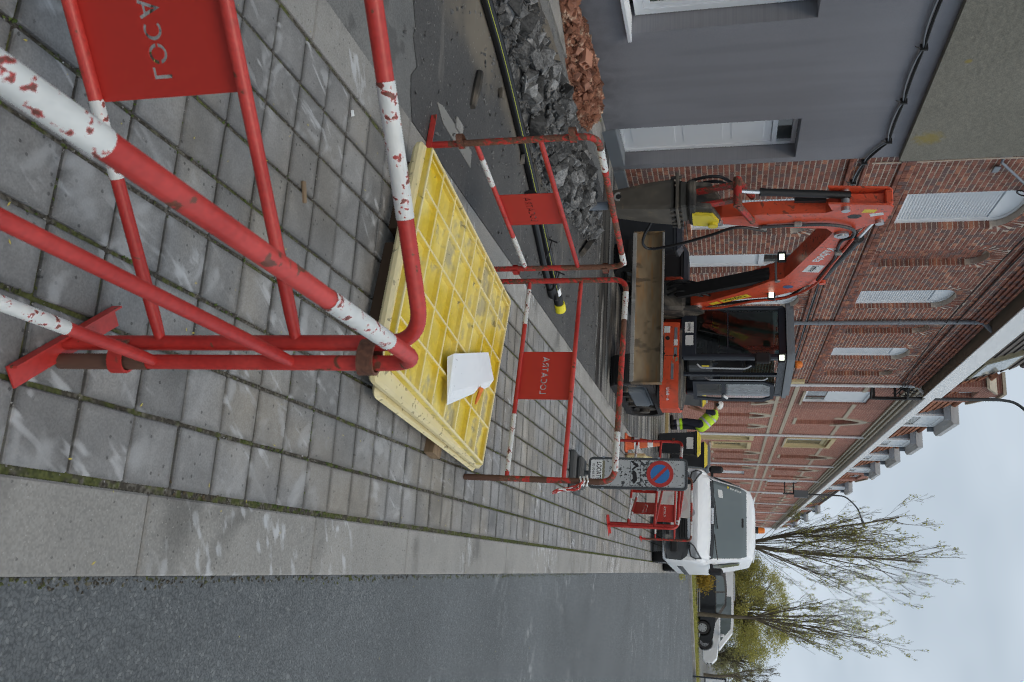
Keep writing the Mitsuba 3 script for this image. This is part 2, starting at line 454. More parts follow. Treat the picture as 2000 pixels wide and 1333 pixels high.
for nm, c, r in [('m_white', (.78, .8, .81), .4), ('m_pvc', (.68, .72, .76), .45), ('m_shutter', (.66, .70, .74), .5), ('m_black', (.012, .012, .013), .5), ('m_rubber', (.022, .022, .024), .75), ('m_pipe', (.011, .012, .014), .32),
                 ('m_grey', (.17, .19, .21), .5), ('m_zinc', (.2, .23, .27), .45), ('m_navy', (.018, .022, .032), .38), ('m_dgrey', (.05, .055, .06), .5), ('m_bin', (.022, .025, .03), .5), ('m_bingrey', (.12, .135, .15), .5),
                 ('m_lid', (.62, .5, .03), .45), ('m_lime', (.52, .88, .03), .7), ('m_refl', (.52, .54, .56), .4), ('m_skin', (.36, .19, .13), .6), ('m_darkcloth', (.015, .018, .035), .85), ('m_cone', (.62, .13, .05), .6),
                 ('m_jerry', (.60, .54, .30), .5), ('m_stone', (.15, .17, .19), .8), ('m_beige', (.46, .42, .33), .85), ('m_cream_wall', (.55, .47, .28), .7), ('m_blue', (.03, .16, .42), .45), ('m_signred', (.42, .035, .03), .45),
                 ('m_print', (.012, .012, .014), .6), ('m_sticker', (.66, .68, .68), .5), ('m_ystick', (.70, .52, .03), .5), ('m_brown', (.075, .045, .026), .8), ('m_plank', (.5, .4, .2), .8), ('m_paleband', (.40, .36, .29), .9),
                 ('m_carblack', (.014, .015, .018), .25), ('m_carwhite', (.76, .78, .8), .3), ('m_vest', (.55, .85, .04), .7), ('m_rubberbase', (.075, .078, .08), .9), ('m_bluebadge', (.05, .09, .2), .5), ('m_lightpatch', (.22, .22, .21), .9),
                 ('m_stripe', (.42, .45, .04), .5), ('m_capyellow', (.80, .70, .03), .4), ('m_interior', (.04, .04, .045), .8), ('m_pinkred', (.52, .26, .18), .8), ('m_orangeplastic', (.70, .18, .02), .45), ('m_olive', (.2, .19, .13), .7), ('m_headlens', (.28, .30, .32), .12), ('m_petal', (.5, .40, .08), .8), ('m_rustbrown', (.10, .05, .034), .75), ('m_soffit', (.17, .145, .115), .7), ('m_hood', (.46, .47, .48), .6), ('m_redpanel', (.42, .028, .02), .5), ('m_jerrygrey', (.46, .45, .43), .6), ('m_fadedring', (.47, .38, .37), .6), ('m_orangehose', (.5, .07, .03), .4)]:
    pr(nm, c, r)
scene['m_chrome'] = two(dict(type='roughconductor', material='Al', alpha=.15))
scene['m_alloy'] = two(dict(type='principled', base_color=rgb(.45, .45, .46), roughness=.35, metallic=.8))
scene['m_glass'] = dict(type='thindielectric', int_ior=1.5)
scene['m_cabglass'] = dict(type='thindielectric', int_ior=1.55, specular_transmittance=rgb(.30, .36, .34))
scene['m_tint'] = two(dict(type='principled', base_color=rgb(.02, .028, .028), roughness=.06, specular=.7))
scene['m_carglass'] = two(dict(type='principled', base_color=rgb(.10, .125, .13), roughness=.06, specular=.9))  # base lightened to paint in sky reflection, along with the grey interior behind
for nm, c in [('m_leafyoung', (.50, .50, .16)), ('m_leafwillow', (.46, .44, .14)), ('m_leafolive', (.34, .34, .18)), ('m_leafivy', (.26, .24, .04)), ('m_leafbush', (.42, .30, .06))]:
    scene[nm] = dict(type='principledthin', base_color=rgb(*c), roughness=.7, diff_trans=.6)

XW0 = -5.2
# ---------------------------------------------------------------- the ground
def sheet(poly, z, thick=.01):
    return prism(poly, z - thick, z, 'z')


put('ground', sbox(-400, -60, 400, 700) and sheet(sbox(-400, -60, 400, 700), -.09), 'm_asphalt', kind='structure')
put('road', sheet(Polygon([(.105, -3), (14, -3), (14, 56), (3.5, 41.6), (-.6, 35.9), (.105, 30)]), -.018, .03), 'm_road', kind='structure')
put('joint_bed', sheet(sbox(-1.83, -1, -.11, 36), -.011, .02), 'm_joint', kind='structure')
put('footway', sheet(Polygon([(-5.6, -3), (-2.05, -3), (-2.05, 130), (-5.6, 130)]), -.006, .02), 'm_asphalt', kind='structure')
e = lambda a, b, n=26, s=.035: [tuple(np.array(a) + (np.array(b) - a) * u + rng.normal(0, s, 2) * (0 < u < 1)) for u in np.linspace(0, 1, n)]
put('dark_patch', sheet(Polygon(e((-2.052, 3.64), (-4.55, 3.2)) + e((-4.55, 3.2), (-4.45, 10.0)) + e((-4.45, 10.), (-2.052, 9.9), 26, .06)[:-1] + [(-2.052, 9.9)]).buffer(0), -.001, .004), 'm_dark', kind='structure')
put('scraped_footway', sheet(Polygon(e((-2.052, 9.95), (-4.42, 10.05), 20, .05) + [(-5.19, 10.0), (-5.19, 60), (-2.052, 60)]).buffer(0), -.0015, .004), 'm_streak', kind='structure')
put('concrete_strip', sheet(Polygon(e((-4.62, 2.), (-4.72, 9.6), 30, .02) + [(-5.19, 9.6), (-5.19, 2.)]).buffer(0), .012, .03), 'm_kerb', kind='structure')
put('pale_patch', sheet(Polygon([(-2.33, 3.95), (-2.36, 4.03), (-2.37, 4.6), (-2.26, 4.6), (-2.27, 4.07)]), .003, .003), 'm_lightpatch', kind='structure')
# setts of the parking bay: the nearest 300 one by one
setts = [(i, j) for j in range(-6, 120) for i in range(-9, 0)]
setts = [(i, j, -.125 + .1875 * (i + .5), 1.955 + .2005 * (j + .5)) for i, j in setts if 1.955 + .2005 * j > .7]
setts.sort(key=lambda s: math.hypot(s[2] + .6, s[3]))
PAV = bx(-.0868, .0868, -.0955, .0955, -.05, 0, .004)
pav = ply(PAV, 'm_paver', 30)
rest = []
for q, (i, j, x, y) in enumerate(setts):
    g = np.random.default_rng(200000 + i * 977 + j * 131)
    a, b, dz = g.normal(0, .35, 2).tolist() + [g.normal(0, .0012)]
    if q < 300:
        put('sett', pav, None, 'joint_bed', to_world=TF().translate([x, y, dz]).rotate([1, 0, 0], a).rotate([0, 1, 0], b).rotate([0, 0, 1], g.normal(0, .5)))
    else:
        m = PAV.copy(); m.apply_translation([x, y, dz]); rest.append(m)
put('sett_paving', cat(rest), 'm_paver', 'joint_bed', 30, kind='stuff')
# rows of long concrete kerb stones on both sides of the bay
for x0, x1, ph, nm in ((-.112, .105, 2.07, 'kerb_row'), (-2.05, -1.83, 2.6, 'inner_kerb_row')):
    put(nm, sheet(sbox(x0, -1, x1, 36), -.03, .06), 'm_stone', kind='structure')
    sl = ply(bx(x0 + .002, x1 - .002, .003, 1.002, -.08, 0, .006), 'm_kerb', 30)
    for k in range(-2, 33): put('kerb_stone', sl, None, nm, to_world=TF().translate([0, ph + 1.005 * k, rng.normal(0, .001)]))
# grit and crumbs in joints and on the footway
gr = []
for _ in range(1500):
    x, y = rng.uniform(-1.8, .05), rng.uniform(.9, 6) ** 1.0
    if rng.random() < .8:
        if rng.random() < .6: x = -.125 - .1875 * rng.integers(0, 9) + rng.normal(0, .006)
        else: y = 1.955 + .2005 * rng.integers(-5, 25) + rng.normal(0, .005)
    gr.append(rand_rot(rock(rng.uniform(.0018, .0048), .7, 7), (x, y, -.003 + .003 * rng.random()), .6))
put('joint_grit', cat(gr), 'm_kerb', kind='stuff', label='pale grit lying in the paving joints', cat='grit')
gr = []
for _ in range(2200):
    x, y = rng.uniform(-4.5, -2.1), rng.uniform(3.4, 10)
    gr.append(rand_rot(rock(.004 + .022 * rng.random() ** 4, .6, 8), (x, y, .003), .6))
put('asphalt_crumbs', cat(gr), 'm_rubble', kind='stuff', label='small dark crumbs scattered over the broken footway', cat='crumbs')
mo = []
for _ in range(2600):
    y = .9 + 20 * rng.random() ** 1.6; k = rng.choice([0, 0, 0, 1, 1, 2, 3, 4, 5, 6]); x = -.125 - .1875 * k + rng.normal(0, .0055)
    if rng.random() < .15: x, y = rng.uniform(-1.2, -.12), 1.955 + .2005 * rng.integers(-5, 30) + rng.normal(0, .004)
    if meshkit.noise(np.array([x * 2, y * 2, 4.])) < .42: continue
    m = rock(rng.uniform(.003, .0095), .45, 8); mo.append(rand_rot(m, (x, y, -.004), .3))
gd = []
for _ in range(1400):
    y = .9 + 9 * rng.random() ** 1.7; gd.append(rand_rot(rock(rng.uniform(.003, .011), .5, 7), (.108 + abs(rng.normal(0, .012)), y, -.017), .4))
put('gutter_dirt', cat(gd[:1000]), 'm_joint', kind='stuff', label='dirt gathered along the foot of the kerb', cat='dirt')
put('joint_moss', cat(mo), 'm_moss', kind='stuff', label='green moss growing in the paving joints', cat='moss')

pe = []
for _ in range(420):
    x, y = rng.uniform(-1.9, 2.2), .9 + 9 * rng.random() ** 1.5
    if x > .1 and rng.random() < .75: continue
    a = rng.uniform(0, 6.28); L = rng.uniform(.003, .008); d = np.array([math.cos(a), math.sin(a)]) * L; w = np.array([-d[1], d[0]]) * .35; z = .002 if x < .105 else -.016
    pe.append(np.array([[x - d[0], y - d[1], z], [x + w[0], y + w[1], z + .001], [x + d[0], y + d[1], z + .002], [x - w[0], y - w[1], z + .001]]))
put('petals', (np.array(pe).reshape(-1, 3), np.vstack([[4 * i + np.array([0, 2, 1]), 4 * i + np.array([0, 3, 2])] for i in range(len(pe))])), 'm_petal', kind='stuff', label='tiny yellow bud scales fallen on the setts', cat='bud scales')
wd = []
for _ in range(700):
    y = rng.uniform(2.5, 9.4); c = meshkit.noise(np.array([y * 1.3, 0., 9.]))
    if c < .5: continue
    a = rng.uniform(0, 6.28); h = rng.uniform(.02, .09) * c; wd.append(np.array([[XW0 + .035 + rng.uniform(0, .03), y - .003, .012], [XW0 + .035 + rng.uniform(0, .03), y + .003, .012], [XW0 + .04 + abs(rng.normal(0, .03)), y + rng.normal(0, .03), .012 + h]]))
put('wall_weeds', (np.array(wd).reshape(-1, 3), np.arange(len(wd) * 3).reshape(-1, 3)), 'm_leafolive', kind='stuff', label='thin weeds growing along the foot of the grey wall', cat='weeds')

# ---------------------------------------------------------------- roadworks barriers
S_ = .17


def stroke(pts, closed=False): return LineString(pts).buffer(S_ / 2, cap_style=2, join_style=2)


def arc(cx, cy, rx, ry, a0, a1, n=18): return [(cx + rx * math.cos(math.radians(a)), cy + ry * math.sin(math.radians(a))) for a in np.linspace(a0, a1, n)]


GL = {'L': (.55, [[(.09, 1), (.09, .085), (.55, .085)]]), 'O': (.95, [arc(.475, .5, .39, .415, 0, 360, 36)]), 'C': (.85, [arc(.475, .5, .39, .415, 48, 312, 28)]),
      'A': (.86, [[(.06, 0), (.43, .95), (.80, 0)], [(.18, .3), (.68, .3)]]), 'T': (.7, [[(0, .915), (.7, .915)], [(.35, .915), (.35, 0)]]),
      'R': (.68, [[(.09, 0), (.09, .915), (.3, .915)] + arc(.32, .705, .24, .21, 90, -90, 14) + [(.09, .495)], [(.3, .5), (.6, 0)]])}


def stencil(s, h):
    x, out = 0, []
    for ch in s:
        w, st = GL[ch]; g = unary_union([stroke(p) for p in st])
        g = g.difference(sbox(-1, .47, 2, .55)) if ch in 'OR' else g
        g = g.difference(sbox(.4, .5, .46, .8)) if ch == 'A' else g
        out.append(affinity.translate(g, x, 0)); x += w + .14
    return affinity.scale(affinity.translate(unary_union(out), -(x - .14) / 2, -.5), h, h, origin=(0, 0))


WORD = stencil('LOCATRA', .041)


def barrier(label, group, P0, P1, H=.885, zr=(.26, .595), frame='m_red', rail='m_red', r=.02, bands=((.1, .36), (.66, .9)), lowbands=((.06, .3), (.7, .92)), feet=(0, 0), hooks=(0, 1), foot_len=.36, panel=True, pane_at=(.38, .62), skew=0., letters=True):
    """P0: the post on the viewer's right, P1: the post on the left; the stencilled name reads right on the far side"""
    P0, P1 = np.array([*P0, 0.]), np.array([*P1, 0.]); W = np.linalg.norm(P1 - P0); d = (P1 - P0) / W; up = np.array([0, 0, 1.]); nrm = np.cross(d, up)
    at = lambda s, z, o=0.: P0 + d * s + up * z + nrm * o
    t = thing('barrier', label, 'barrier', group)
    path = bend([at(0, .01), at(0, H), at(W, H), at(W, .01)], .085, 9)
    put('frame', tube(path, r, 14), frame, t, 40)
    for a, b in bands: put('white_band', tube([at(a * W, H), at((a + b) / 2 * W, H), at(b * W, H)], r + .0012, 14, False), 'm_band', t, True)
    for q, z in enumerate(zr):
        rr = r * .82
        m = tube([at(.0, z), at(.03, z), at(.07, z), at(W - .07, z), at(W - .03, z), at(W, z)], [rr * .8, rr * .9, rr, rr, rr * .9, rr * .8], 12)
        k = put('rail', m, rail, t, 40)
        if q == 0:
            for a, b in lowbands: put('white_band', tube([at(a * W, z), at(b * W, z)], rr + .001, 12, False), 'm_band', t, True)
    if panel:
        a, b = pane_at[0] * W, pane_at[1] * W; z0, z1 = zr[0] + .004, zr[1] - .004
        sh = sbox(a, z0, b, z1)
        if letters: sh = sh.difference(affinity.translate(affinity.scale(WORD, (b - a) / .33, (b - a) / .33, origin=(0, 0)), (a + b) / 2, z0 + (z1 - z0) * .47))
        m = trimesh.util.concatenate([trimesh.creation.extrude_polygon(g, .003, engine='earcut') for g in getattr(sh, 'geoms', [sh])])
        put('panel', frame_m(m, P0 + nrm * .012, d, up, nrm), 'm_redpanel', t)
    for k, f in enumerate(feet):
        if f:
            c = P0 if k == 0 else P1; b = nrm * f
            v = lambda s, z, o: c + b * s + d * o + up * z
            L = foot_len / 2
            put('foot', cat(hull([v(s, z, o) for s in (-L, L) for z in (.004, .009) for o in (-.03, .022)]), hull([v(s, z, o) for s in (-L, L) for z in (.008, .034 - 0.02 * (s != 0) * 0) for o in (.018, .023)])), 'm_red', t)
    for k in hooks:
        c, s = (P0, -1) if k == 0 else (P1, 1)
        for z in (.19, H - .12):
            pth = [c + up * z + nrm * (r + .004) + d * s * -.012, c + up * z + nrm * (r + .004) + d * s * .03, c + up * z + d * s * .062 + nrm * .012, c + up * z + d * s * .062 - nrm * .012, c + up * z + d * s * .03 - nrm * (r + .004), c + up * z - nrm * (r + .004) + d * s * -.012]
            p = np.array(bend(pth, .018, 4)); w = .017
            Q = np.vstack([p - up * w, p + up * w]); n = len(p); i = np.arange(n - 1)
            f = np.vstack([np.stack([i, i + 1, i + 1 + n], 1), np.stack([i, i + 1 + n, i + n], 1)])
            m = trimesh.Trimesh(Q, f, process=False); m.fix_normals(); q2 = m.copy(); q2.vertices = q2.vertices + m.vertex_normals * .004; q2.invert()
            put('hook', cat(m, q2), 'm_rusty', t)
    return t


u = np.array([-.79, -.61])
barrier('nearest bare red tube barrier running out of the picture, paint worn off its white bands', 'red and white barriers', (-.38, 1.66), (-.385, .33), rail='m_red', bands=((.02 + .12, .335), (.735, .985)), lowbands=((.215, .5),), feet=(0, 0), hooks=(), panel=False, r=.0165)
A0 = np.array([-.425, 1.665])
barrier('near red barrier with a stencilled panel cut by the picture edge and a flat foot', 'red and white barriers', A0, A0 + u * 1.34, bands=((.20, .395), (.7, .9)), lowbands=((.28, .40), (.7, .9)), feet=(1, 0), hooks=(), pane_at=(.395, .64), r=.0172)
for z in (.172, .772): put('hook', frame_m(lathe([(.023, -.018), (.027, -.018), (.027, .018), (.023, .018), (.023, -.018)], 22), (-.392, 1.655, z), (1.5, -.25, 0), (.1, 1.05, 0), (0, 0, 1)), 'm_rusty', 'barrier_001', 40)
B0, B1 = np.array([-.45, 4.93]), np.array([-1.75, 5.235])
barrier('red barrier standing behind the stack of yellow plates, rusty right post tied with tape', 'red and white barriers', B0, B1, frame='m_rusty', bands=((.045, .225), (.78, .93)), lowbands=((.03, .30), (.76, .95)), hooks=(), r=.0172)
C0, C1 = np.array([-1.79, 5.10]), np.array([-2.035, 3.86])
barrier('scuffed red barrier across the black pipe, farther from the kerb than the taped one', 'red and white barriers', C0, C1, frame='m_rusty', bands=((.03, .13), (.78, .92)), lowbands=((.03, .3), (.71, .9)), hooks=(0, 1), feet=(0, 1), r=.0172)
D0, D1 = np.array([-.495, 11.45]), np.array([-1.735, 12.42])
barrier('red barrier passing behind the grey parking sign, orange cone at its back', 'red and white barriers', D0, D1, bands=((.03, .08), (.8, .93)), lowbands=((.07, .3), (.75, .93)), hooks=(1,), feet=(1, 0))
barrier('red barrier folded back obliquely from the right end of the one behind the sign', 'red and white barriers', (-.53, 11.56), (-1.10, 12.85), bands=((.05, .2),), lowbands=((.1, .3), (.7, .93)), hooks=(), pane_at=(.3, .62))
barrier('red barrier right in front of the white van bonnet', 'red and white barriers', (-.49, 15.98), (-1.6, 16.1), frame='m_rusty', bands=((.08, .3), (.6, .8)), lowbands=((.08, .22), (.7, .9)), hooks=(), feet=(1, 0), pane_at=(.28, .56))
for P_, z0, z1, pk in (((-.38, 1.66), .005, .24, 'barrier'), ((-.45, 4.93), .005, .22, 'barrier_002'), ((-.45, 4.93), .40, .50, 'barrier_002'), ((-.45, 4.93), .64, .80, 'barrier_002')): put('bare_patch', tube([(*P_, z0), (*P_, (z0 + z1) / 2), (*P_, z1)], .0182, 14, False), 'm_rustbrown', pk, True)
# tape on the taped barrier
tp = np.array([B0[0], B0[1], .71])
t = thing('barrier_tape', 'knotted scrap of red and white warning tape on the rusty post', 'tape')
for q, (mat, o) in enumerate((('m_signred', 0), ('m_white', .004), ('m_signred', .01))):
    p = spline([tp + [0, -.02, .0], tp + [.05, -.03, -.03 - o], tp + [.055, -.03, -.12 - 2 * o], tp + [.075, -.02, -.17], tp + [.05, -.02, -.10 + o], tp + [.02, -.02, -.015]], 6)
    put('strip', tube(p + rng.normal(0, .002, p.shape), .0065 - .001 * q, 6), mat, t, 40)
put('knot', cat(*[tube([tp + [-.024, 0, z], tp + [0, -.024, z + .01], tp + [.024, 0, z], tp + [0, .024, z - .01], tp + [-.024, 0, z]], .006, 6) for z in (-.02, 0, .02)]), 'm_white', t, 40)

# ---------------------------------------------------------------- stack of yellow trench plates
Zt = .165
Pc = [np.array(q) for q in ((-1.84, 3.515), (-1.59, 5.15), (-.503, 4.745), (-.745, 3.245))]   # far-left near, far-left far, right far, right near


def lerp4(P, u, v):  # u along the long side, v across
    return (P[0] * (1 - u) + P[1] * u) * (1 - v) + (P[3] * (1 - u) + P[2] * u) * v


def qbox(P, u0, u1, v0, v1, z0, z1, b=0.):
    return hull([(*lerp4(P, u, v), z) for u in (u0, u1) for v in (v0, v1) for z in (z0, z1)])


t = thing('trench_plate', 'yellow ribbed trench plate lying upside down on top of the stack', 'plate', 'stack of trench plates')
zb = Zt - .026
put('deck', qbox(Pc, 0, 1, 0, 1, zb - .012, zb), 'm_yellow', t)
for a, b, c, d_ in ((0, 1, 0, .012), (0, 1, .988, 1), (0, .009, 0, 1), (.991, 1, 0, 1)): put('rim', qbox(Pc, a, b, c, d_, zb - .001, Zt), 'm_yellow', t)
put('rim', qbox(Pc, .0, 1, .035, .045, zb - .001, Zt - .006), 'm_yellow', t)
for k in range(1, 8): put('cross_rib', hull([(*lerp4(Pc, k / 8 + s, v), z) for s, z in ((-.012, zb - .001), (.012, zb - .001), (-.004, Zt - .004), (.004, Zt - .004)) for v in (.012, .988)]), 'm_yellow', t)
for k in range(1, 5): put('long_rib', hull([(*lerp4(Pc, v, k / 5 + s), z) for s, z in ((-.009, zb - .001), (.009, zb - .001), (-.0035, Zt - .001), (.0035, Zt - .001)) for v in (.009, .991)]), 'm_yellow', t)


def slab(P, z0, z1, off, ang, grow=0.):
    c = sum(P) / 4; R = np.array([[math.cos(ang), -math.sin(ang)], [math.sin(ang), math.cos(ang)]])
    Q = [c + off + R @ ((q - c) * (1 + grow)) for q in P]; pts = []
    for u, su in ((0, 1), (1, -1)):
        for v, sv in ((0, 1), (1, -1)):
            for k in range(6):
                a = math.pi / 2 * k / 5; rr = .035
                for z, ins in ((z0, .012), (z0 + .015, 0), (z1 - .015, 0), (z1, .012)):
                    uu, vv = u + su * (rr * (1 - math.cos(a)) + ins) / 1.6, v + sv * (rr * (1 - math.sin(a)) + ins) / 1.1
                    pts.append((*lerp4(Q, uu, vv), z))
    return hull(pts)


put('trench_plate', slab([np.array(q) for q in ((-1.865, 3.465), (-1.61, 5.12), (-.485, 4.85), (-.66, 3.20))], .085, .134, np.zeros(2), 0), 'm_cream', smooth=30, label='faded cream plate directly under the ribbed yellow one', cat='plate', group='stack of trench plates')
put('trench_plate', slab([np.array(q) for q in ((-1.80, 3.50), (-1.57, 5.1), (-.475, 4.90), (-.62, 3.33))], .055, .083, np.zeros(2), 0), 'm_cream', smooth=30, label='thin cream plate lowest in the stack, on the brown board', cat='plate', group='stack of trench plates')
t = thing('wooden_pallet', 'dark brown wooden pallet carrying the stack of plates', 'pallet')
Q = [q + np.array([.025, .02]) for q in Pc]
put('board', qbox(Q, .02, .98, .01, .35, .0, .054), 'm_brown', t); put('board', qbox(Q, .02, .9, .42, .9, .0, .053), 'm_brown', t)
put('batten', qbox(Q, .64, .72, .70, 1.06, .0, .05), 'm_wood', t)
# white folded sheet on top
z = Zt + .004
cs = [(-1.0, 4.00, z + .03), (-1.16, 4.70, z + .012), (-1.05, 4.86, z + .02), (-.985, 4.825, z + .014), (-.945, 4.72, z + .005), (-.79, 4.24, z + .05), (-.73, 4.06, z + .002)]
c3 = lambda *q: [np.array(v) for v in q]
T3 = lambda x, y, zz: np.array([x, y, zz])
a, b, c_, d_, e_, f_ = c3((-.955, 3.95, z + .034), (-1.135, 4.66, z + .008), (-1.0, 4.78, z + .016), (-.775, 4.00, z + .024), (-.945, 4.72, z + .006), (-.705, 3.985, z + .008))
nn = 14
top = [a + (b - a) * s for s in np.linspace(0, 1, nn)]; fold = [d_ + (c_ - d_) * s + T3(0, 0, .004 * math.sin(9 * s)) for s in np.linspace(0, 1, nn)]; lip = [f_ + (e_ - f_) * s for s in np.linspace(0, 1, nn)]
lip[9] = fold[9] * .75 + lip[9] * .25; under = [a * 1.0 + T3(.0, .0, -.03) + (b - a) * s for s in np.linspace(0, 1, nn)]
V = np.vstack([np.array(under) + [.02, -.01, 0], top, fold, lip]); Fq = [[r_ * nn + i, r_ * nn + i + 1, (r_ + 1) * nn + i + 1, (r_ + 1) * nn + i] for r_ in range(3) for i in range(nn - 1)]
t = thing('folded_sheet', 'white dirty folded plastic sheet on the yellow ribbed plate', 'sheet')
put('sheet', (V, np.array(Fq)), 'm_card', t)
put('end_flap', (np.array([a, d_, f_, a + T3(.02, -.0, -.033)]), np.array([[0, 1, 2, 3]])), 'm_card', t)
put('orange_tag', tube(spline([(-.895, 4.49, z + .03), (-.86, 4.49, z + .02), (-.80, 4.475, z + .006)], 6), [.012, .014, .015, .014, .012, .012, .012, .011, .011, .01, .008, .006, .004], 6), 'm_orangeplastic', t, 40)

t = thing('leaning_board', 'pale grey board with a faded round mark leaning in front of the van bumper', 'board')
lb = lambda x0, x1, z0, z1, o0, o1: hull([(x, 16.75 + .12 * z - o, z) for x in (x0, x1) for z in (z0, z1) for o in (o0, o1)])
put('board', lb(-1.56, -.93, .03, .84, 0, .02), 'm_jerrygrey', t); put('faded_ring', frame_m(lathe([(.13, 0), (.19, 0), (.19, .002), (.13, .002), (.13, 0)], 28), (-1.2, 16.75 + .12 * .6 - .0225, .6), (1, 0, 0), (0, .12, 1), (0, -1, .12)), 'm_fadedring', t)

# ---------------------------------------------------------------- pipes
def pipe(path, r, t, nm='tube', mat='m_pipe', n=16): return put(nm, tube(path, r, n), mat, t, 40)


P1 = spline([(-3.62, 3.5, .036), (-3.47, 4.2, .036), (-3.38, 4.56, .038), (-3.25, 5.05, .036), (-2.99, 5.72, .036), (-2.80, 6.17, .036), (-2.53, 6.75, .036), (-2.29, 7.27, .036)], 8)
t = thing('water_pipe', 'long black pipe with thin yellow green stripes and a yellow end cap', 'pipe')
pipe(P1, .036, t)
tt = np.gradient(P1, axis=0); tt /= np.linalg.norm(tt, axis=1, keepdims=True); side = np.cross(tt, [0, 0, 1.])
for s, zz in ((.86, .5), (-.7, .72)):
    put('stripe', tube(P1 + side * s * .0335 + np.array([0, 0, zz * .0335]), .0035, 5), 'm_stripe', t)
e0, ed = P1[-1], tt[-1]
put('white_label', tube([e0 - ed * .10, e0 - ed * .02], .0385, 18), 'm_white', t, 40)
put('coupling', tube([e0 - ed * .01, e0 + ed * .11], .041, 18), 'm_black', t, 40)
put('end_cap', tube([e0 + ed * .10, e0 + ed * .105, e0 + ed * .19, e0 + ed * .196], [.044, .05, .052, .046], 20), 'm_capyellow', t, 40)
P2 = spline([(-2.66, 6.08, .03), (-2.52, 6.40, .028), (-2.36, 6.72, .028), (-2.26, 6.99, .03)], 8)
t = thing('thin_pipe', 'short thinner black pipe lying alongside the striped one, tied to it', 'pipe')
pipe(P2, .026, t)
put('fitting', cat(tube([P2[0], P2[0] + [-.04, -.1, .02]], .045, 14), tube([P2[0] + [-.06, -.05, .02], P2[0] + [.06, -.07, .05]], .022, 10)), 'm_black', t, 40)
put('fitting', cat(tube([P2[-1] - [.01, .02, 0], P2[-1] + [.03, .08, .01]], .04, 14), tube([P2[-1] + [-.04, .04, .02], P2[-1] + [.08, .06, .05]], .02, 10)), 'm_black', t, 40)
for q in (20, 27, 12):
    q = min(q, len(P2) - 3); c0 = (P2[q] + P1[-8]) / 2; put('cable_tie', tube([P2[q] + [.05, .01, .03], P2[q] + [0, 0, .06], P2[q] + [-.12, .05, .07], P2[q] + [-.15, .06, .02], P2[q] + [-.1, .05, .12]], .006, 5), 'm_black', t)

# ---------------------------------------------------------------- rubble
def heap(name, label, cat_, cx, hz, n, srange, mat, seed, flat, mats=None, keep=300, fine=900, fsize=(.006, .03)):
    """cx(y) -> (left x, right x), hz(x, y) -> height"""
    g = np.random.default_rng(seed); t = thing(name, label, cat_); ys = cx[0]; mats = mats or [mat]; big, small = [], []
    yy, ss = np.meshgrid(np.linspace(ys[0], ys[1], 50), np.linspace(0, 1, 18), indexing='ij')
    LR = np.array([cx[1](y) for y in yy[:, 0]]); X = LR[:, :1] * (1 - ss) + LR[:, 1:] * ss; Z = np.array([[hz(s, y) for s, y in zip(r1, r2)] for r1, r2 in zip(ss, yy)]) * .7 - .02
    V = np.stack([X, yy, Z], -1).reshape(-1, 3); i, j = np.meshgrid(np.arange(49), np.arange(17), indexing='ij'); q = np.stack([i * 18 + j, i * 18 + j + 1, (i + 1) * 18 + j + 1, (i + 1) * 18 + j], -1).reshape(-1, 4)
    m = trimesh.Trimesh(V, np.vstack([q[:, [0, 1, 2]], q[:, [0, 2, 3]]]), process=False)
    if m.face_normals[:, 2].mean() < 0: m.invert()
    put('core', m, mat, t, True, kind='stuff')
    for k in range(n):
        y, s = g.uniform(*ys), g.uniform(.04, .96); l, r = cx[1](y); sz = srange[0] + (srange[1] - srange[0]) * g.random() ** 2.3
        big.append((sz, rand_rot(shard(sz, flat * g.uniform(.7, 1.5), int(g.integers(1e9))), (l + (r - l) * s, y, hz(s, y) * .8 + sz * .2), .9, g)))
    big.sort(key=lambda q: -q[0])
    for _, m in big[:keep]: put('chunk', m, mats[int(g.integers(len(mats)))], t)
    for k in range(fine):
        y, s = g.uniform(ys[0] - .1, ys[1] + .15), g.uniform(-.12, 1.12); l, r = cx[1](y); sz = g.uniform(*fsize)
        small.append(rand_rot(rock(sz, .7, 7, int(g.integers(1e9))), (l + (r - l) * s, y, max(hz(min(max(s, 0), 1), y), 0) + sz * .4), .9, g))
    put('crumbs', cat([m for _, m in big[keep:]] + small), mat, t, kind='stuff')
    return t


ed = lambda xs: (lambda y: float(np.interp(y, [q[0] for q in xs], [q[1] for q in xs])))
gl, gR = ed([(3.3, -4.2), (5.8, -4.02), (6.9, -4.08), (7.5, -4.05), (8.6, -3.95), (9.2, -3.7)]), ed([(3.3, -3.75), (4.7, -3.5), (5.4, -3.32), (5.9, -3.14), (6.6, -3.06), (7.3, -3.2), (8.3, -3.35), (9.2, -3.5)])
hgt = lambda s, y: .03 + .17 * math.sin(math.pi * min(max(s, 0), 1)) ** .7 * (1 - .75 * max(0, y - 7.0) / 2.2) * (.8 + .35 * math.sin(y * 4 + 3 * s))
heap('asphalt_rubble', 'long heap of broken grey asphalt chunks beside the black pipe', 'rubble', ((3.3, 9.1), lambda y: (gl(y), gR(y))), hgt, 900, (.028, .115), 'm_rubble', 21, .5, ['m_rubble', 'm_rubble', 'm_rubbledark', 'm_rubbledark', 'm_rubblelight'], 300, 2600)
rl, rr_ = ed([(6.7, -5.12), (9.0, -5.15)]), ed([(6.7, -5.0), (7.0, -4.84), (7.35, -4.62), (8.0, -4.45), (8.5, -4.58), (8.85, -4.82), (9.0, -5.0)])
hr = lambda s, y: .02 + .19 * math.sin(math.pi * (.15 + .85 * min(max(s, 0), 1))) ** .9 * math.sin(math.pi * min(max((y - 6.65) / 2.4, 0.02), .98)) ** .6
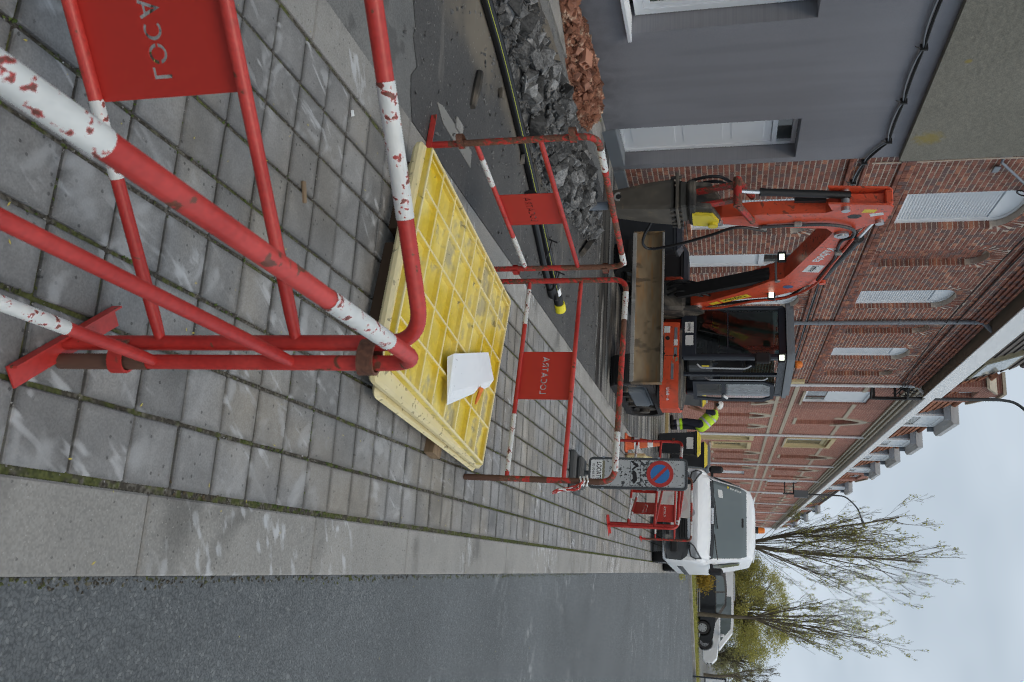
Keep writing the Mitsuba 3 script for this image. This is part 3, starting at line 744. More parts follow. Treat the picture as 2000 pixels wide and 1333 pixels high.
heap('brick_rubble', 'heap of broken red brick against the grey wall', 'rubble', ((6.7, 9.0), lambda y: (rl(y), rr_(y))), hr, 620, (.018, .065), 'm_brickbits', 33, .6, ['m_brickbits', 'm_brickbits', 'm_brickpale', 'm_brickdark'], 300, 2500, (.006, .02))
hb = cat(bx(-.09, .09, -.07, .07, -.05, .05, .004), bx(-.09, -.086, -.05, -.02, -.03, .03))
t = thing('hollow_brick', 'pale pink hollow brick lying on the red rubble', 'brick')
m = prism(sbox(-.07, -.05, .07, .05).difference(sbox(-.055, -.035, -.008, .035)).difference(sbox(.008, -.035, .055, .035)), -.1, .1, 'x')
put('block', rand_rot(m.apply_scale(.8), (-4.74, 7.42, .17), .5, np.random.default_rng(4)), 'm_pinkred', t)
# things lying on the dark asphalt
t = thing('charred_stick', 'dark charred stick lying alone on the dark asphalt', 'stick')
put('stick', tube([(-2.9, 4.6, .015), (-2.78, 4.56, .018), (-2.62, 4.52, .012)], [.025, .03, .02], 7), 'm_grime', t)
put('timber_bar', tube([(-3.12, 8.47, .03), (-3.5, 9.05, .035), (-3.88, 9.66, .04)], [.035, .045, .04], 4), 'm_grime', label='dark timber bar lying on the footway in front of the excavator', cat='timber bar')
put('stone_disc', bx(-2.42, -2.35, 4.26, 4.38, 0, .014, .004), 'm_kerb', label='small pale flat stone on the dark asphalt', cat='stone')
put('wood_chip', rotz(bx(-1.285, -1.205, 2.655, 2.675, 0, .012, .003), 20, (-1.25, 2.66, 0)), 'm_wood', label='small wood splinter on the grey setts', cat='wood splinter')
gz_ = [(-1.735, 2.98), (-.62, 1.93), (-.63, 1.64)]
for (x, y), lb in zip(gz_, ('pale paper scrap on the far kerb stones by the dark asphalt', 'pale paper scrap on the setts left of the nearest barriers', 'white paper scrap on the setts near the barrier foot')): put('paper_scrap', rand_rot(hull([(-.022, -.01, 0), (.02, -.012, 0), (.024, .012, 0), (-.012, .016, 0), (0, 0, .004)]), (x, y, .004), .1), 'm_sticker', label=lb, cat='paper scrap', group='paper scraps')
for x, y, lb in [(-3.3, 4.2, 'dark asphalt lump at the picture edge beside the black pipe'), (-3.05, 5.1, 'dark asphalt lump half under the middle of the black pipe'), (-2.9, 5.8, 'dark asphalt lump nearest the standing barriers')]: put('asphalt_lump', rand_rot(rock(.06, .6, 11, 5), (x + .0, y, .02), .3), 'm_grime', label=lb, cat='asphalt lump', group='asphalt lumps by the pipe')

# ---------------------------------------------------------------- houses
XW = -5.2


def arched(y0, y1, z0, zs, rise, n=15):
    """opening with a segment arch: springing zs, crown zs + rise"""
    return Polygon([(y0, z0), (y1, z0)] + [((y0 + y1) / 2 + (y1 - y0) / 2 * math.cos(math.pi * u), zs + rise * math.sin(math.pi * u)) for u in np.linspace(0, 1, n)])


def yb(y0, y1, z0, z1): return sbox(y0, z0, y1, z1)


def wall(parent, poly, x0, x1, mat, nm='wall', **kw): return put(nm, prism(poly, x0, x1, 'x'), mat, parent, **kw)


# grey rendered house
gh = thing('house', 'grey rendered house with a white door and a rough concrete band above', 'house')
win, door = yb(6.1, 7.75, .53, 2.345), yb(9.725, 10.735, -.02, 2.35)
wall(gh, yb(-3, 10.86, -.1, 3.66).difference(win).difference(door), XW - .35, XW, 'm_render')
wall(gh, yb(-3, 10.85, 3.6, 5.9), XW - .3, XW + .075, 'm_oldconc', 'concrete_band')
put('back_wall', bx(XW - .5, XW - .36, -3, 10.8, 0, 5.8), 'm_interior', gh)
w = put('window', prism(yb(6.12, 7.73, .6, 2.33).difference(yb(6.2, 7.645, .69, 2.25)), XW - .25, XW - .19, 'x'), 'm_pvc', gh)
put('sash', prism(yb(6.203, 7.642, .693, 2.247).difference(yb(6.27, 7.575, .76, 2.18)), XW - .24, XW - .2, 'x'), 'm_pvc', w)
put('pane', bx(XW - .228, XW - .222, 6.26, 7.585, .75, 2.19), 'm_tint', w)
put('sill', bx(XW - .2, XW + .075, 6.06, 7.80, .525, .565, .006), 'm_pvc', w)
d = put('door', prism(yb(9.74, 10.72, .17, 2.345).difference(yb(9.80, 10.655, .19, 2.05)).difference(yb(9.80, 10.655, 2.11, 2.29)), XW - .27, XW - .19, 'x'), 'm_pvc', gh)
put('leaf', cat(bx(XW - .25, XW - .21, 9.803, 10.652, .193, 2.047, .004), *[bx(XW - .212, XW - .203, 9.9, 10.55, z0, z1, .004) for z0, z1 in ((.3, .85), (.95, 1.45), (1.55, 1.95))]), 'm_pvc', d)
put('transom_pane', bx(XW - .24, XW - .23, 9.79, 10.66, 2.10, 2.30), 'm_tint', d)
put('step', bx(XW - .27, XW + .02, 9.727, 10.733, -.05, .17, .008), 'm_stone', gh)
put('footing', bx(XW - .05, XW + .03, -3, 9.72, -.1, .045, .01), 'm_kerb', gh)
# cable bundle along the fronts
t = thing('facade_cable', 'sagging bundle of black and grey cables clipped along the house fronts', 'cable')
cl = [(y, 3.40 - .0 * y) for y in (4, 6, 7.3, 8.35, 9.4, 10.35)] + [(10.9, 3.2), (11.5, 3.14), (13, 3.12), (16, 3.12), (20, 3.12), (24.7, 3.12)]
for q, (mt, dx, dz, sag, r) in enumerate((('m_black', .03, 0, .012, .012), ('m_black', .042, .014, .018, .009), ('m_grey', .035, -.018, .03, .010))):
    pts = []
    for (ya, za), (yb_, zb_) in zip(cl, cl[1:]):
        for s in np.linspace(0, 1, 7)[:-1]: pts.append((XW + dx, ya + (yb_ - ya) * s, za + (zb_ - za) * s + dz * min(1, 4 * s * (1 - s) + .3) - sag * 4 * s * (1 - s) * (1 if yb_ < 11 else .3)))
    put('strand', tube(pts, r, 7), mt, t, 60)
for y, z in cl[1:8]: put('clip', cat(bx(XW, XW + .07, y - .012, y + .012, z - .035, z + .035), tube([(XW + .05, y, z - .03), (XW + .05, y - .05, z - .09)], .007, 5)), 'm_black', t)

# ------------- first brick house: every brick laid
h1 = thing('house', 'red brick house with white roller shutters and blind niches behind the excavator', 'house')
Y0, Y1, ZT = 10.872, 24.75, 6.56
ops = [('win', 12.06, 13.38, 3.92, 5.32, .27), ('nich', 14.36, 15.08, 3.98, 5.36, .26), ('win', 16.46, 17.58, 3.90, 5.36, .27), ('nich', 18.77, 19.48, 3.98, 5.36, .26), ('win', 20.8, 21.95, 3.9, 5.36, .27), ('nich', 23.09, 23.78, 3.98, 5.36, .26),
       ('win', 12.06, 13.40, .95, 2.5, .3), ('door', 14.33, 15.25, .12, 2.68, .0), ('win', 16.46, 17.58, .95, 2.55, .3), ('door', 19.0, 19.9, .12, 2.68, .0), ('win', 20.8, 21.95, .95, 2.55, .3)]
holes = [arched(a, b, z0, zs, rise) if rise else yb(a, b, z0, zs) for _, a, b, z0, zs, rise in ops]
HO = unary_union(holes)
mw = put('wall', prism(yb(Y0, Y1, .0, ZT).difference(HO), XW - .3, XW - .0045, 'x'), 'm_mortar', h1)
bricks, arches, outl = [], [], []
for (kind, a, b, z0, zs, rise), hp in zip(ops, holes):
    if rise:  # ring of bricks over the arch
        R = .25; n = int((b - a + 1.2 * rise) / .068)
        cr = np.array(hp.exterior.coords)[2:-1]
        crv = LineString(cr); L = crv.length
        for k in range(n):
            s = (k + .5) / n * L; p = np.array(crv.interpolate(s).coords[0]); q = np.array(crv.interpolate(min(s + .01, L)).coords[0]) - np.array(crv.interpolate(max(s - .01, 0)).coords[0])
            q /= np.linalg.norm(q); nn = np.array([q[1], -q[0]]); nn = nn if nn[1] > 0 else -nn; w_ = L / n * .41
            outl.append(Polygon([tuple(p + q * sg * L / n * .5 * (1 + .12 * (h > 0)) + nn * h) for sg, h in ((-1, 0), (1, 0), (1, R + .012), (-1, R + .012))]).buffer(.004))
            arches.append(hull([(x, *(p + q * sg * w_ * (1 + .12 * (h > 0)) + nn * (.004 + h))) for x in (XW - .06, XW + rng.normal(0, .0015)) for sg in (-1, 1) for h in (0, R)]))
ring = unary_union(outl)
HB = unary_union([HO, ring]).buffer(.006)
courses = int((6.5 - .16) / .0725)
for r in range(courses):
    z0 = .16 + .0725 * r; z1 = z0 + .0575
    if 3.70 < z0 + .03 < 3.86: continue
    y = Y0 - .115 * (r % 2) - (.06 if r % 4 > 1 else 0); k = r
    while y < Y1:
        L = .218 if (k % 2 == 0 or rng.random() < .25) else .103
        a, b = max(y, Y0), min(y + L, Y1 - .01); y += L + .0145; k += 1
        if b - a < .03: continue
        rect = yb(a, b, z0, z1)
        if rect.intersects(HB):
            rect = rect.difference(HB)
            if rect.is_empty: continue
            rect = max(getattr(rect, 'geoms', [rect]), key=lambda g: g.area); a, zz0, b, zz1 = rect.bounds
            if b - a < .03 or rect.area < .4 * (b - a) * .06: continue
        bricks.append((math.hypot(a, z0 - 1.5) + (30 if z0 < .9 and a > 12 else 0), a, b, z0 + rng.normal(0, .0012), z1 + rng.normal(0, .0012), XW + rng.normal(0, .001)))
z0 = 3.72  # projecting course of bricks on end
for k in range(int((Y1 - Y0) / .074)):
    a = Y0 + .074 * k; bricks.append((math.hypot(a, 2.2), a, a + .062, 3.72, 3.835, XW + .03 + rng.normal(0, .003)))
bricks.sort(key=lambda q: q[0])
for q in bricks[:300]: put('brick', bx(XW - .05, q[5], q[1], q[2], q[3], q[4]), 'm_brick', mw)
put('brickwork', cat([bx(XW - .05, q[5], q[1], q[2], q[3], q[4]) for q in bricks[300:]]), 'm_brick', mw, kind='stuff')
put('arch_bricks', cat(arches), 'm_brick', mw, kind='stuff')
put('string_course', cat(bx(XW - .02, XW + .035, Y0, Y1, 3.655, 3.712, .006), bx(XW - .02, XW + .045, Y0, Y1, 3.02, 3.075, .006), bx(XW - .02, XW + .028, Y0, Y1, 3.22, 3.262, .006), bx(XW - .02, XW + .03, Y0, Y1, 6.02, 6.07, .005)), 'm_brick', h1)
put('eaves_course', cat(*[bx(XW - .02, XW + .03 * (k + 1), Y0, Y1, 6.24 + .0725 * k, 6.30 + .0725 * k) for k in range(4)]), 'm_brick', h1)
put('plinth', cat(bx(XW - .3, XW + .03, Y0, 14.3, -.1, .15, .006), bx(XW - .3, XW + .03, 15.28, 18.97, -.1, .15, .006), bx(XW - .3, XW + .03, 19.93, Y1, -.1, .15, .006)), 'm_stone', h1)
for kind, a, b, z0, zs, rise in ops:
    jam = []
    for r in range(int((zs - z0) / .0725)):
        z = z0 + .0725 * r; dd = .11 if kind == 'nich' else .135
        jam.append(bx(XW - dd, XW - .002 - .05 * (r % 2) * 0, b - .004, b + .02, z, z + .06)); jam.append(bx(XW - dd, XW - .002, a - .02, a + .004, z, z + .06))
    put('jamb_bricks', cat(jam), 'm_brick', mw, kind='stuff')
    if kind == 'nich':
        nb = put('niche', prism(arched(a - .05, b + .05, z0 - .05, zs, rise + .06), XW - .2, XW - .112, 'x'), 'm_mortar', h1); bb = []
        for r in range(int((zs + rise - z0) / .0725)):
            y = a - .1 * (r % 2)
            while y < b: bb.append(bx(XW - .15, XW - .103, max(y, a), min(y + .21, b), z0 + .0725 * r, z0 + .0725 * r + .06)); y += .222
        put('brickwork', cat([m for m in bb if m.extents[1] > .02 and m.bounds[1][2] < zs + rise * .8]), 'm_brick', nb, kind='stuff')
        put('sill', prism(yb(a + .002, b - .002, z0 - .06, z0 + .004), XW - .12, XW + .008, 'x'), 'm_brick', h1)
    elif kind == 'win':
        f = put('window', prism(arched(a + .005, b - .005, z0, zs, rise - .01).difference(arched(a + .09, b - .09, z0 + .05, zs - .02, rise - .03)), XW - .17, XW - .1, 'x'), 'm_pvc', h1)
        zt = zs - .08; n = int((zt - z0 - .05) / .042); p = []
        for k in range(n):
            zz = z0 + .05 + .042 * k; p += [(XW - .142, zz), (XW - .128, zz + .007), (XW - .124, zz + .021), (XW - .128, zz + .036)]
        p += [(XW - .155, zt)]; p = np.array(p)
        sh = trimesh.creation.extrude_polygon(Polygon(np.vstack([p, [(XW - .165, zt), (XW - .165, z0 + .05)]])), b - a - .18, engine='earcut'); v = sh.vertices.copy(); sh.vertices = np.stack([v[:, 0], v[:, 2] + a + .09, v[:, 1]], 1); sh.invert()
        put('shutter', sh, 'm_shutter', f)
        put('shutter_box', prism(arched(a + .088, b - .088, zt + .004, zs - .02, rise - .03), XW - .16, XW - .115, 'x'), 'm_pvc', f)
        put('sill', bx(XW - .18, XW + .012, a + .002, b - .002, z0 - .06, z0 - .002, .006), 'm_brick', h1)
    else:
        f = put('door', prism(yb(a + .01, b - .01, .13, zs - .005).difference(yb(a + .09, b - .09, .15, 2.03)).difference(yb(a + .09, b - .09, 2.12, zs - .09)), XW - .19, XW - .11, 'x'), 'm_pvc', h1)
        put('leaf', cat(bx(XW - .18, XW - .14, a + .093, b - .093, .153, 2.027), *[bx(XW - .142, XW - .133, a + .17, b - .17, u0, u1, .004) for u0, u1 in ((.25, .62), (.72, 1.95))]), 'm_pvc', f)
        put('transom_pane', bx(XW - .17, XW - .16, a + .08, b - .08, 2.11, zs - .08), 'm_tint', f)
        put('handle', cat(bx(XW - .136, XW - .128, a + .12, a + .15, .98, 1.14, .003), tube([(XW - .11, a + .135, 1.08), (XW - .11, a + .22, 1.08)], .009, 8), tube([(XW - .135, a + .135, 1.08), (XW - .11, a + .135, 1.08)], .009, 8)), 'm_alloy', f)
        put('step', bx(XW - .2, XW + .03, a, b, -.08, .13, .006), 'm_stone', h1)
XF = XW + .36
g = put('fascia', bx(XF - .03, XF, Y0, Y1 + .15, 6.6, 7.06, .006), 'm_white', h1); put('gutter_floor', bx(-5.2, XF - .031, Y0, Y1 + .15, 6.93, 6.97), 'm_zinc', h1)
put('soffit', bx(XW - .02, XF - .032, Y0, Y1 + .15, 6.6, 6.64), 'm_soffit', h1)


def roof(parent, y0, y1, mat, zr=7.03, x=XF - .02, slope=.85, run=3.4, nm='roof'):
    """tiled slope with raised courses"""
    ms, st = [], .2 / math.hypot(1, slope) * 1.1; n = int(run / st); ang = math.atan(slope)
    for k in range(n):
        a, b = np.array([x - st * k, zr + st * k * slope]), np.array([x - st * (k + 1), zr + st * (k + 1) * slope]); o = np.array([math.sin(ang), math.cos(ang)])
        ms.append(hull([(q[0], y, q[1]) for y in (y0, y1) for q in (a + o * .045, a - o * .02, b + o * .012, b - o * .02)]))
    rid = tube([(x - run, y0, zr + run * slope), (x - run, y1, zr + run * slope)], .1, 8)
    back = hull([(x - run, y, zr + run * slope) for y in (y0, y1)] + [(x - run - 3, y, zr + run * slope + .3) for y in (y0, y1)] + [(x - run - 3, y, zr + run * slope - .1) for y in (y0, y1)] + [(x - run - .05, y, zr + run * slope - .1) for y in (y0, y1)])
    k = put(nm, cat(ms, back), mat, parent); put('ridge', rid, mat, k, 40); return k


rf = roof(h1, Y0 - .0, Y1, 'm_slate', 7.0, -5.12, 3.3, .62)
sk = lambda y, s, o: (-5.12 - s + .957 * o, y, 7.0 + s * 3.3 + .29 * o)
put('skylight', hull([sk(y, s, o) for y in (22.1, 23.7) for s in (.12, .40) for o in (.02, .13)]), 'm_olive', rf); put('pane', hull([sk(y, s, o) for y in (22.18, 23.62) for s in (.14, .38) for o in (.125, .138)]), 'm_carglass', rf)
for nm_, y_, mt_ in (('downpipe', 18.42, 'm_zinc'), ('downpipe', 24.80, 'm_pvc')):
    k = put(nm_, tube(bend([(XW + .06, y_, .1), (XW + .06, y_, 6.45), (XF - .1, y_, 6.62)], .08), .045, 12), mt_, h1, 40)
    each('bracket', [tube([(XW + .06, y_, z), (XW + .06, y_, z + .04)], .055, 12) for z in (1.8, 3.35, 4.9, 6.3)], mt_, k)
put('meter_box', bx(XW, XW + .09, 24.3, 24.55, 3.2, 3.55, .01), 'm_cream_wall', h1)
put('corner_cable', tube(spline([(XW + .02, 10.98, 3.3), (XW + .02, 11.0, 4.0), (XW + .025, 10.98, 4.6), (XW + .02, 11.02, 5.3)], 6), .011, 6), 'm_mortar', h1)
t = thing('wall_bracket', 'grey steel pole bracket fixed to the brick corner at the picture edge', 'bracket')
put('arm', tube([(XW, 10.96, 4.84), (XW + .04, 11.08, 4.83), (XW + .05, 11.22, 4.93), (XW + .05, 11.62, 5.2), (XW + .06, 12.4, 5.72)], .018, 10), 'm_zinc', t, 40); put('plate', cat(bx(XW + .03, XW + .05, 11.2, 11.36, 4.78, 4.86, .005), bx(XW, XW + .02, 10.92, 11.02, 4.78, 4.92, .004)), 'm_zinc', t)
put('ring', tube([(XW + .07 + .03 * math.sin(a), 12.0 + .06 * math.cos(a), 5.32 + .06 * math.sin(a)) for a in np.linspace(0, 6.28, 20)], .01, 6), 'm_black', t, 40)


# ------------- the row beyond
def pointed(a, b, z0, zs, rise): return Polygon([(a, z0), (b, z0), (b, zs)] + [(b + (a - b) * .5 * u, zs + rise * math.sin(math.pi / 2 * u)) for u in np.linspace(0, 1, 6)] + [(a + (b - a) * .5 * (1 - u), zs + rise * math.sin(math.pi / 2 * (1 - u))) for u in np.linspace(0, 1, 6)])


def row_house(y0, y1, label, mat='m_wallbrick', windows=(), niches=(), frames='m_pvc', dormers=(), roofmat='m_tile', ends=True, pipe_at=None, beige=()):
    h = thing('house', label, 'house'); cut = []
    for (a, b, z0, z1, st) in windows: cut.append(yb(a, b, z0, z1))
    for (a, b, z0, zs) in niches: cut.append(pointed(a, b, z0, zs, (b - a) * .6))
    wl = put('wall', prism(yb(y0, y1, -.05, 6.72).difference(unary_union(cut)) if cut else yb(y0, y1, -.05, 6.72), XW - .35, XW, 'x'), mat, h)
    put('niche_back', bx(XW - .42, XW - .14, y0 + .05, y1 - .05, .02, 6.5), mat, wl)
    bands = [(2.93, 3.03), (3.38, 3.5), (5.22, 5.34)]
    for z0, z1 in bands:
        seg = yb(y0, y1, z0, z1).difference(unary_union([c.buffer(.01) for c in cut])) if cut else yb(y0, y1, z0, z1)
        each('stone_band', [prism(q_, XW - .03, XW + .022, 'x') for q_ in getattr(seg, 'geoms', [seg])], 'm_paleband', h)
    for (a, b, z0, zs) in niches:
        o = pointed(a - .2, b + .2, zs, zs + .05, (b - a) * .6 + .2).union(Polygon([((a + b) / 2 - .05, zs + (b - a) * .6), ((a + b) / 2 + .05, zs + (b - a) * .6), ((a + b) / 2, zs + (b - a) * .6 + .42)])).union(yb(a - .2, b + .2, zs - .12, zs + .06))
        put('arch_stone', prism(o.difference(pointed(a, b, z0, zs, (b - a) * .6)).difference(unary_union([yb(y0, y1, q0 - .004, q1 + .004) for q0, q1 in bands])), XW - .05, XW + .03, 'x'), 'm_paleband', h)
        put('sill_stone', bx(XW - .14, XW + .02, a, b, z0 - .04, z0 + .06), 'm_paleband', h)
    for (a, b, z0, z1, st) in windows:
        fm = 'm_cream_wall' if st == 'cream' else frames
        f = put('door' if z0 < .3 else 'window', prism(yb(a + .005, b - .005, z0, z1 - .005).difference(yb(a + .08, b - .08, z0 + .08, z1 - .08)), XW - .135, XW - .06, 'x'), fm, h)
        zc = z0 + .35 * (z1 - z0) if st == 'half' else (z0 + .08 if st == 'shut' else z1 - .3)
        if st == 'cream':
            put('surround', prism(yb(a - .14, b + .14, z0, z1 + .16).difference(yb(a + .002, b - .002, z0 - .1, z1)), XW - .06, XW + .035, 'x'), 'm_cream_wall', h)
            zc = z1 - .25
        put('shutter', bx(XW - .12, XW - .1, a + .083, b - .083, zc, z1 - .083), 'm_shutter' if st != 'cream' else 'm_cream_wall', f)
        if z0 > .3: put('sill', bx(XW - .12, XW + .05, a - .03, b + .03, z0 - .07, z0 - .004), 'm_paleband', h)
        if zc > z0 + .15: put('pane', bx(XW - .132, XW - .126, a + .07, b - .07, z0 + .07, zc), 'm_tint', f)
    g0 = XW + .34
    put('cornice', cat(*[bx(XW - .02, XW + .06 * (k + 1), y0, y1, 6.3 + .1 * k, 6.37 + .1 * k) for k in range(3)]), 'm_paleband', h)
    put('gutter', cat(bx(XW + .02, g0, y0 + .02, y1 - .02, 6.68, 6.95, .02)), 'm_white', h)
    roof(h, y0, y1, roofmat, 6.9, XW + .09, 4., .36)
    if pipe_at: put('downpipe', tube([(XW + .07, pipe_at, .1), (XW + .07, pipe_at, 6.6)], .05, 10), 'm_pvc', h, 40)
    for q, (dy0, dy1, kind) in enumerate(dormers):
        zt = 8.25 if kind == 'white' else 8.5; xf = XW + .02
        if kind == 'white':
            dk = put('dormer', bx(XW - 2.2, xf, dy0, dy1, 6.9, zt, .01), 'm_zinc', h)
            put('face', prism(yb(dy0 + .02, dy1 - .02, 6.98, zt - .02).difference(yb(dy0 + .3, dy1 - .3, 7.1, zt - .2)), xf + .002, xf + .06, 'x'), 'm_pvc', dk); put('pane', bx(xf + .003, xf + .02, dy0 + .28, dy1 - .28, 7.08, 7.5), 'm_tint', dk); put('shutter', bx(xf + .004, xf + .035, dy0 + .29, dy1 - .29, 7.5, zt - .19), 'm_shutter', dk)
            put('hood', cat(hull([(x, y, z) for x, z in ((XW - 1.2, zt - .02), (XW - 1.2, zt + .2), (xf + .24, zt - .02), (xf + .34, zt + .05), (xf + .34, zt + .2)) for y in (dy0 - .16, dy1 + .16)])), 'm_hood', dk)
            each('hood_side', [bx(XW - 1.2, xf + .2, y - .02, y + .02, zt - .22, zt - .024) for y in (dy0 - .13, dy1 + .13)], 'm_zinc', dk)
        else:
            dk = put('gable_dormer', prism(Polygon([(dy0, 6.9), (dy1, 6.9), (dy1, 8.2), ((dy0 + dy1) / 2 + .35, 8.55), ((dy0 + dy1) / 2 + .35, 8.8), ((dy0 + dy1) / 2 - .35, 8.8), ((dy0 + dy1) / 2 - .35, 8.55), (dy0, 8.2)]).difference(yb(dy0 + .7, dy1 - .7, 7.0, 8.2)), XW - .5, XW + .02, 'x'), mat, h)
            put('cheek', bx(XW - 2.2, XW - .502, dy0 + .05, dy1 - .05, 6.9, 8.15), 'm_zinc', dk); put('coping', cat(hull([(x, y, z) for x in (XW - .55, XW + .08) for y, z in ((dy0 - .06, 8.2), (dy0 - .06, 8.27), ((dy0 + dy1) / 2 - .4, 8.58), ((dy0 + dy1) / 2 - .4, 8.65))]), hull([(x, y, z) for x in (XW - .55, XW + .08) for y, z in ((dy1 + .06, 8.2), (dy1 + .06, 8.27), ((dy0 + dy1) / 2 + .4, 8.58), ((dy0 + dy1) / 2 + .4, 8.65))]), bx(XW - .55, XW + .08, (dy0 + dy1) / 2 - .4, (dy0 + dy1) / 2 + .4, 8.8, 8.88)), 'm_paleband', dk)
            put('frame', prism(yb(dy0 + .705, dy1 - .705, 7.005, 8.195).difference(yb(dy0 + .78, dy1 - .78, 7.08, 8.12)), XW - .2, XW - .12, 'x'), 'm_pvc', dk); put('shutter', bx(XW - .19, XW - .17, dy0 + .77, dy1 - .77, 7.6, 8.13), 'm_shutter', dk); put('pane', bx(XW - .19, XW - .17, dy0 + .77, dy1 - .77, 7.07, 7.6), 'm_tint', dk)
    return h


row_house(24.76, 34.15, 'brick row house with a brick gable dormer, next beyond the one with roller shutters', windows=[(25.95, 27.9, 3.72, 5.6, 'half')], niches=[(27.35, 28.0, .85, 2.35), (29.85, 30.5, .85, 2.35), (32.2, 32.75, .85, 2.35), (30.55, 31.8, 3.75, 5.1)], dormers=[(25.0, 27.2, 'gable'), (29.2, 31.4, 'white')], pipe_at=34.15)
row_house(34.16, 43.75, 'brick row house with cream framed door and windows', windows=[(34.9, 35.9, .1, 2.35, 'cream'), (36.8, 38.5, .85, 2.3, 'cream'), (35.2, 37.6, 3.75, 5.4, 'cream')], niches=[(39.6, 40.3, .85, 2.35), (42.2, 42.8, .85, 2.35), (40.3, 41.5, 3.75, 5.1)], dormers=[(33.9 + .6, 36.4, 'white'), (38.9, 40.9, 'white')], pipe_at=43.75)
row_house(43.76, 51.0, 'brick row house with a grey framed door, third beyond the one with roller shutters', windows=[(47.6, 49.4, .1, 2.4, 'shut')], niches=[(45.4, 46.2, .85, 2.35), (45.6, 46.6, 3.75, 5.1), (49.0, 50, 3.75, 5.1)], dormers=[(43.9, 45.7, 'white'), (46.6, 50.4, 'gable')], pipe_at=50.9)
yy = 51.01
for k, (wd, lb) in enumerate(((8, 'far brick row house just beyond the second brick gable dormer'), (9.5, 'far brick row house beside the distant street lamp'), (10, 'far brick row house half hidden by bare branches'), (12, 'farthest brick row house behind the bare tree'), (14, 'brick house closing the row behind the bare tree trunk'))):
    row_house(yy, yy + wd - .01, lb, windows=[(yy + 1, yy + 2.4, 3.75, 5.4, 'shut'), (yy + wd * .6, yy + wd * .6 + 1.2, .85, 2.3, 'shut')], niches=[(yy + wd * .45, yy + wd * .45 + .8, 3.75, 5.1), (yy + wd * .75, yy + wd * .75 + .8, 3.75, 5.1), (yy + wd * .3, yy + wd * .3 + .7, .85, 2.35)], dormers=[(yy + wd * .3, yy + wd * .3 + 1.8, 'white')] if k != 1 else (), pipe_at=yy + wd - .1, roofmat='m_tile' if k % 2 == 0 else 'm_slate')
    yy += wd

# ---------------------------------------------------------------- tracked excavator with a breaker
ex = thing('excavator', 'orange tracked excavator with a hydraulic breaker on its arm', 'excavator')
for X0, X1 in ((-2.68, -2.28), (-4.27, -3.87)):
    side_ = LineString([(11.33, .28), (13.28, .28)]).buffer(.278, 12)
    inn = LineString([(11.36, .28), (13.25, .28)]).buffer(.20, 10)
    k = put('track', prism(side_.difference(inn), X0, X1, 'x'), 'm_rubber', ex)
    cl_ = []; L_ = side_.exterior
    for q in range(58):
        s = q / 58 * L_.length; p = np.array(L_.interpolate(s).coords[0]); p2 = np.array(L_.interpolate((s + .01) % L_.length).coords[0]); d = (p2 - p) / np.linalg.norm(p2 - p); nn = np.array([d[1], -d[0]])
        c = np.array([12.3, .28]); nn = nn if np.dot(nn, p - np.array([min(max(p[0], 11.33), 13.28), .28])) > 0 else -nn
        cl_.append(hull([(x, *(p + d * a + nn * b)) for x in (X0 + .004, X1 - .004) for a in (-.022, .022) for b in (-.01, .012)]))
    put('tread', cat(cl_), 'm_rubber', k)
    put('track_frame', cat(prism(LineString([(11.5, .28), (13.1, .28)]).buffer(.14, 8), X0 + .1, X1 - .1, 'x'), bx(X0 + .05, X1 - .035, 11.75, 12.9, .16, .4, .03)), 'm_stone', ex)
    put('sprocket', cat(disc((X0 + .08, 13.26, .28), (1, 0, 0), .17, .26, 18), disc((X0 + .02, 13.26, .28), (1, 0, 0), .08, .37, 14)), 'm_grime', ex, 30); put('idler', cat(disc((X0 + .08, 11.35, .28), (1, 0, 0), .18, .24, 18), disc((X0 + .04, 11.35, .28), (1, 0, 0), .07, .33, 12)), 'm_grime', ex, 30)
    each('roller', [disc((X0 + .03, y, .13), (1, 0, 0), .055, .34, 10) for y in (11.75, 12.1, 12.5, 12.85)], 'm_grime', ex, 30)
put('undercarriage', cat(bx(-3.9, -2.65, 11.9, 12.8, .24, .5, .03), lathe([(0, .48), (.42, .48), (.42, .6), (0, .6)], 28, (-3.27, 12.3, 0))), 'm_grime', ex)
prof = [(10.62, .345), (10.585, .352), (10.63, .45), (10.645, .55), (10.62, .65), (10.575, .715), (10.60, .725), (10.665, .64), (10.685, .55), (10.67, .44)]
bl = put('blade', prism(prof, -4.17, -2.21, 'x'), 'm_blade', ex, 40); put('edge', cat(bx(-4.17, -2.21, 10.57, 10.592, .325, .375, .004), bx(-4.17, -2.21, 10.57, 10.59, .70, .728, .004)), 'm_kerb', bl); put('end_plate', cat(*[bx(x, x + .012, 10.575, 10.69, .34, .72) for x in (-4.183, -2.209)]), 'm_blade', bl)
put('arm', cat(*[hull([(x + s, y, z) for s in (-.05, .05) for y, z in ((10.67, .42), (10.67, .6), (11.95, .28), (11.95, .42))]) for x in (-3.75, -2.8)]), 'm_grime', bl)
put('blade_cylinder', tube([(-3.25, 10.68, .5), (-3.25, 11.9, .48)], .045, 10), 'm_grime', ex, 40)
# upper works
th = math.radians(10); Cc = np.array([-2.79, 11.74, 0]); e1 = np.array([-math.cos(th), math.sin(th), 0]); e2 = np.array([math.sin(th), math.cos(th), 0]); ez = np.array([0, 0, 1.])


def up(m): return frame_m(m, Cc, e1, e2, ez) if True else m   # local: s to the viewer's left, t to the back, z up


def U(s, t, z): return Cc + e1 * s + e2 * t + ez * z


def ub(s0, s1, t0, t1, z0, z1, c=0.):
    m = up(bx(s0, s1, t0, t1, z0, z1, c)); m.fix_normals(); return m


def uprism(poly, z0, z1):
    m = up(prism(poly, z0, z1, 'z')); m.fix_normals(); return m


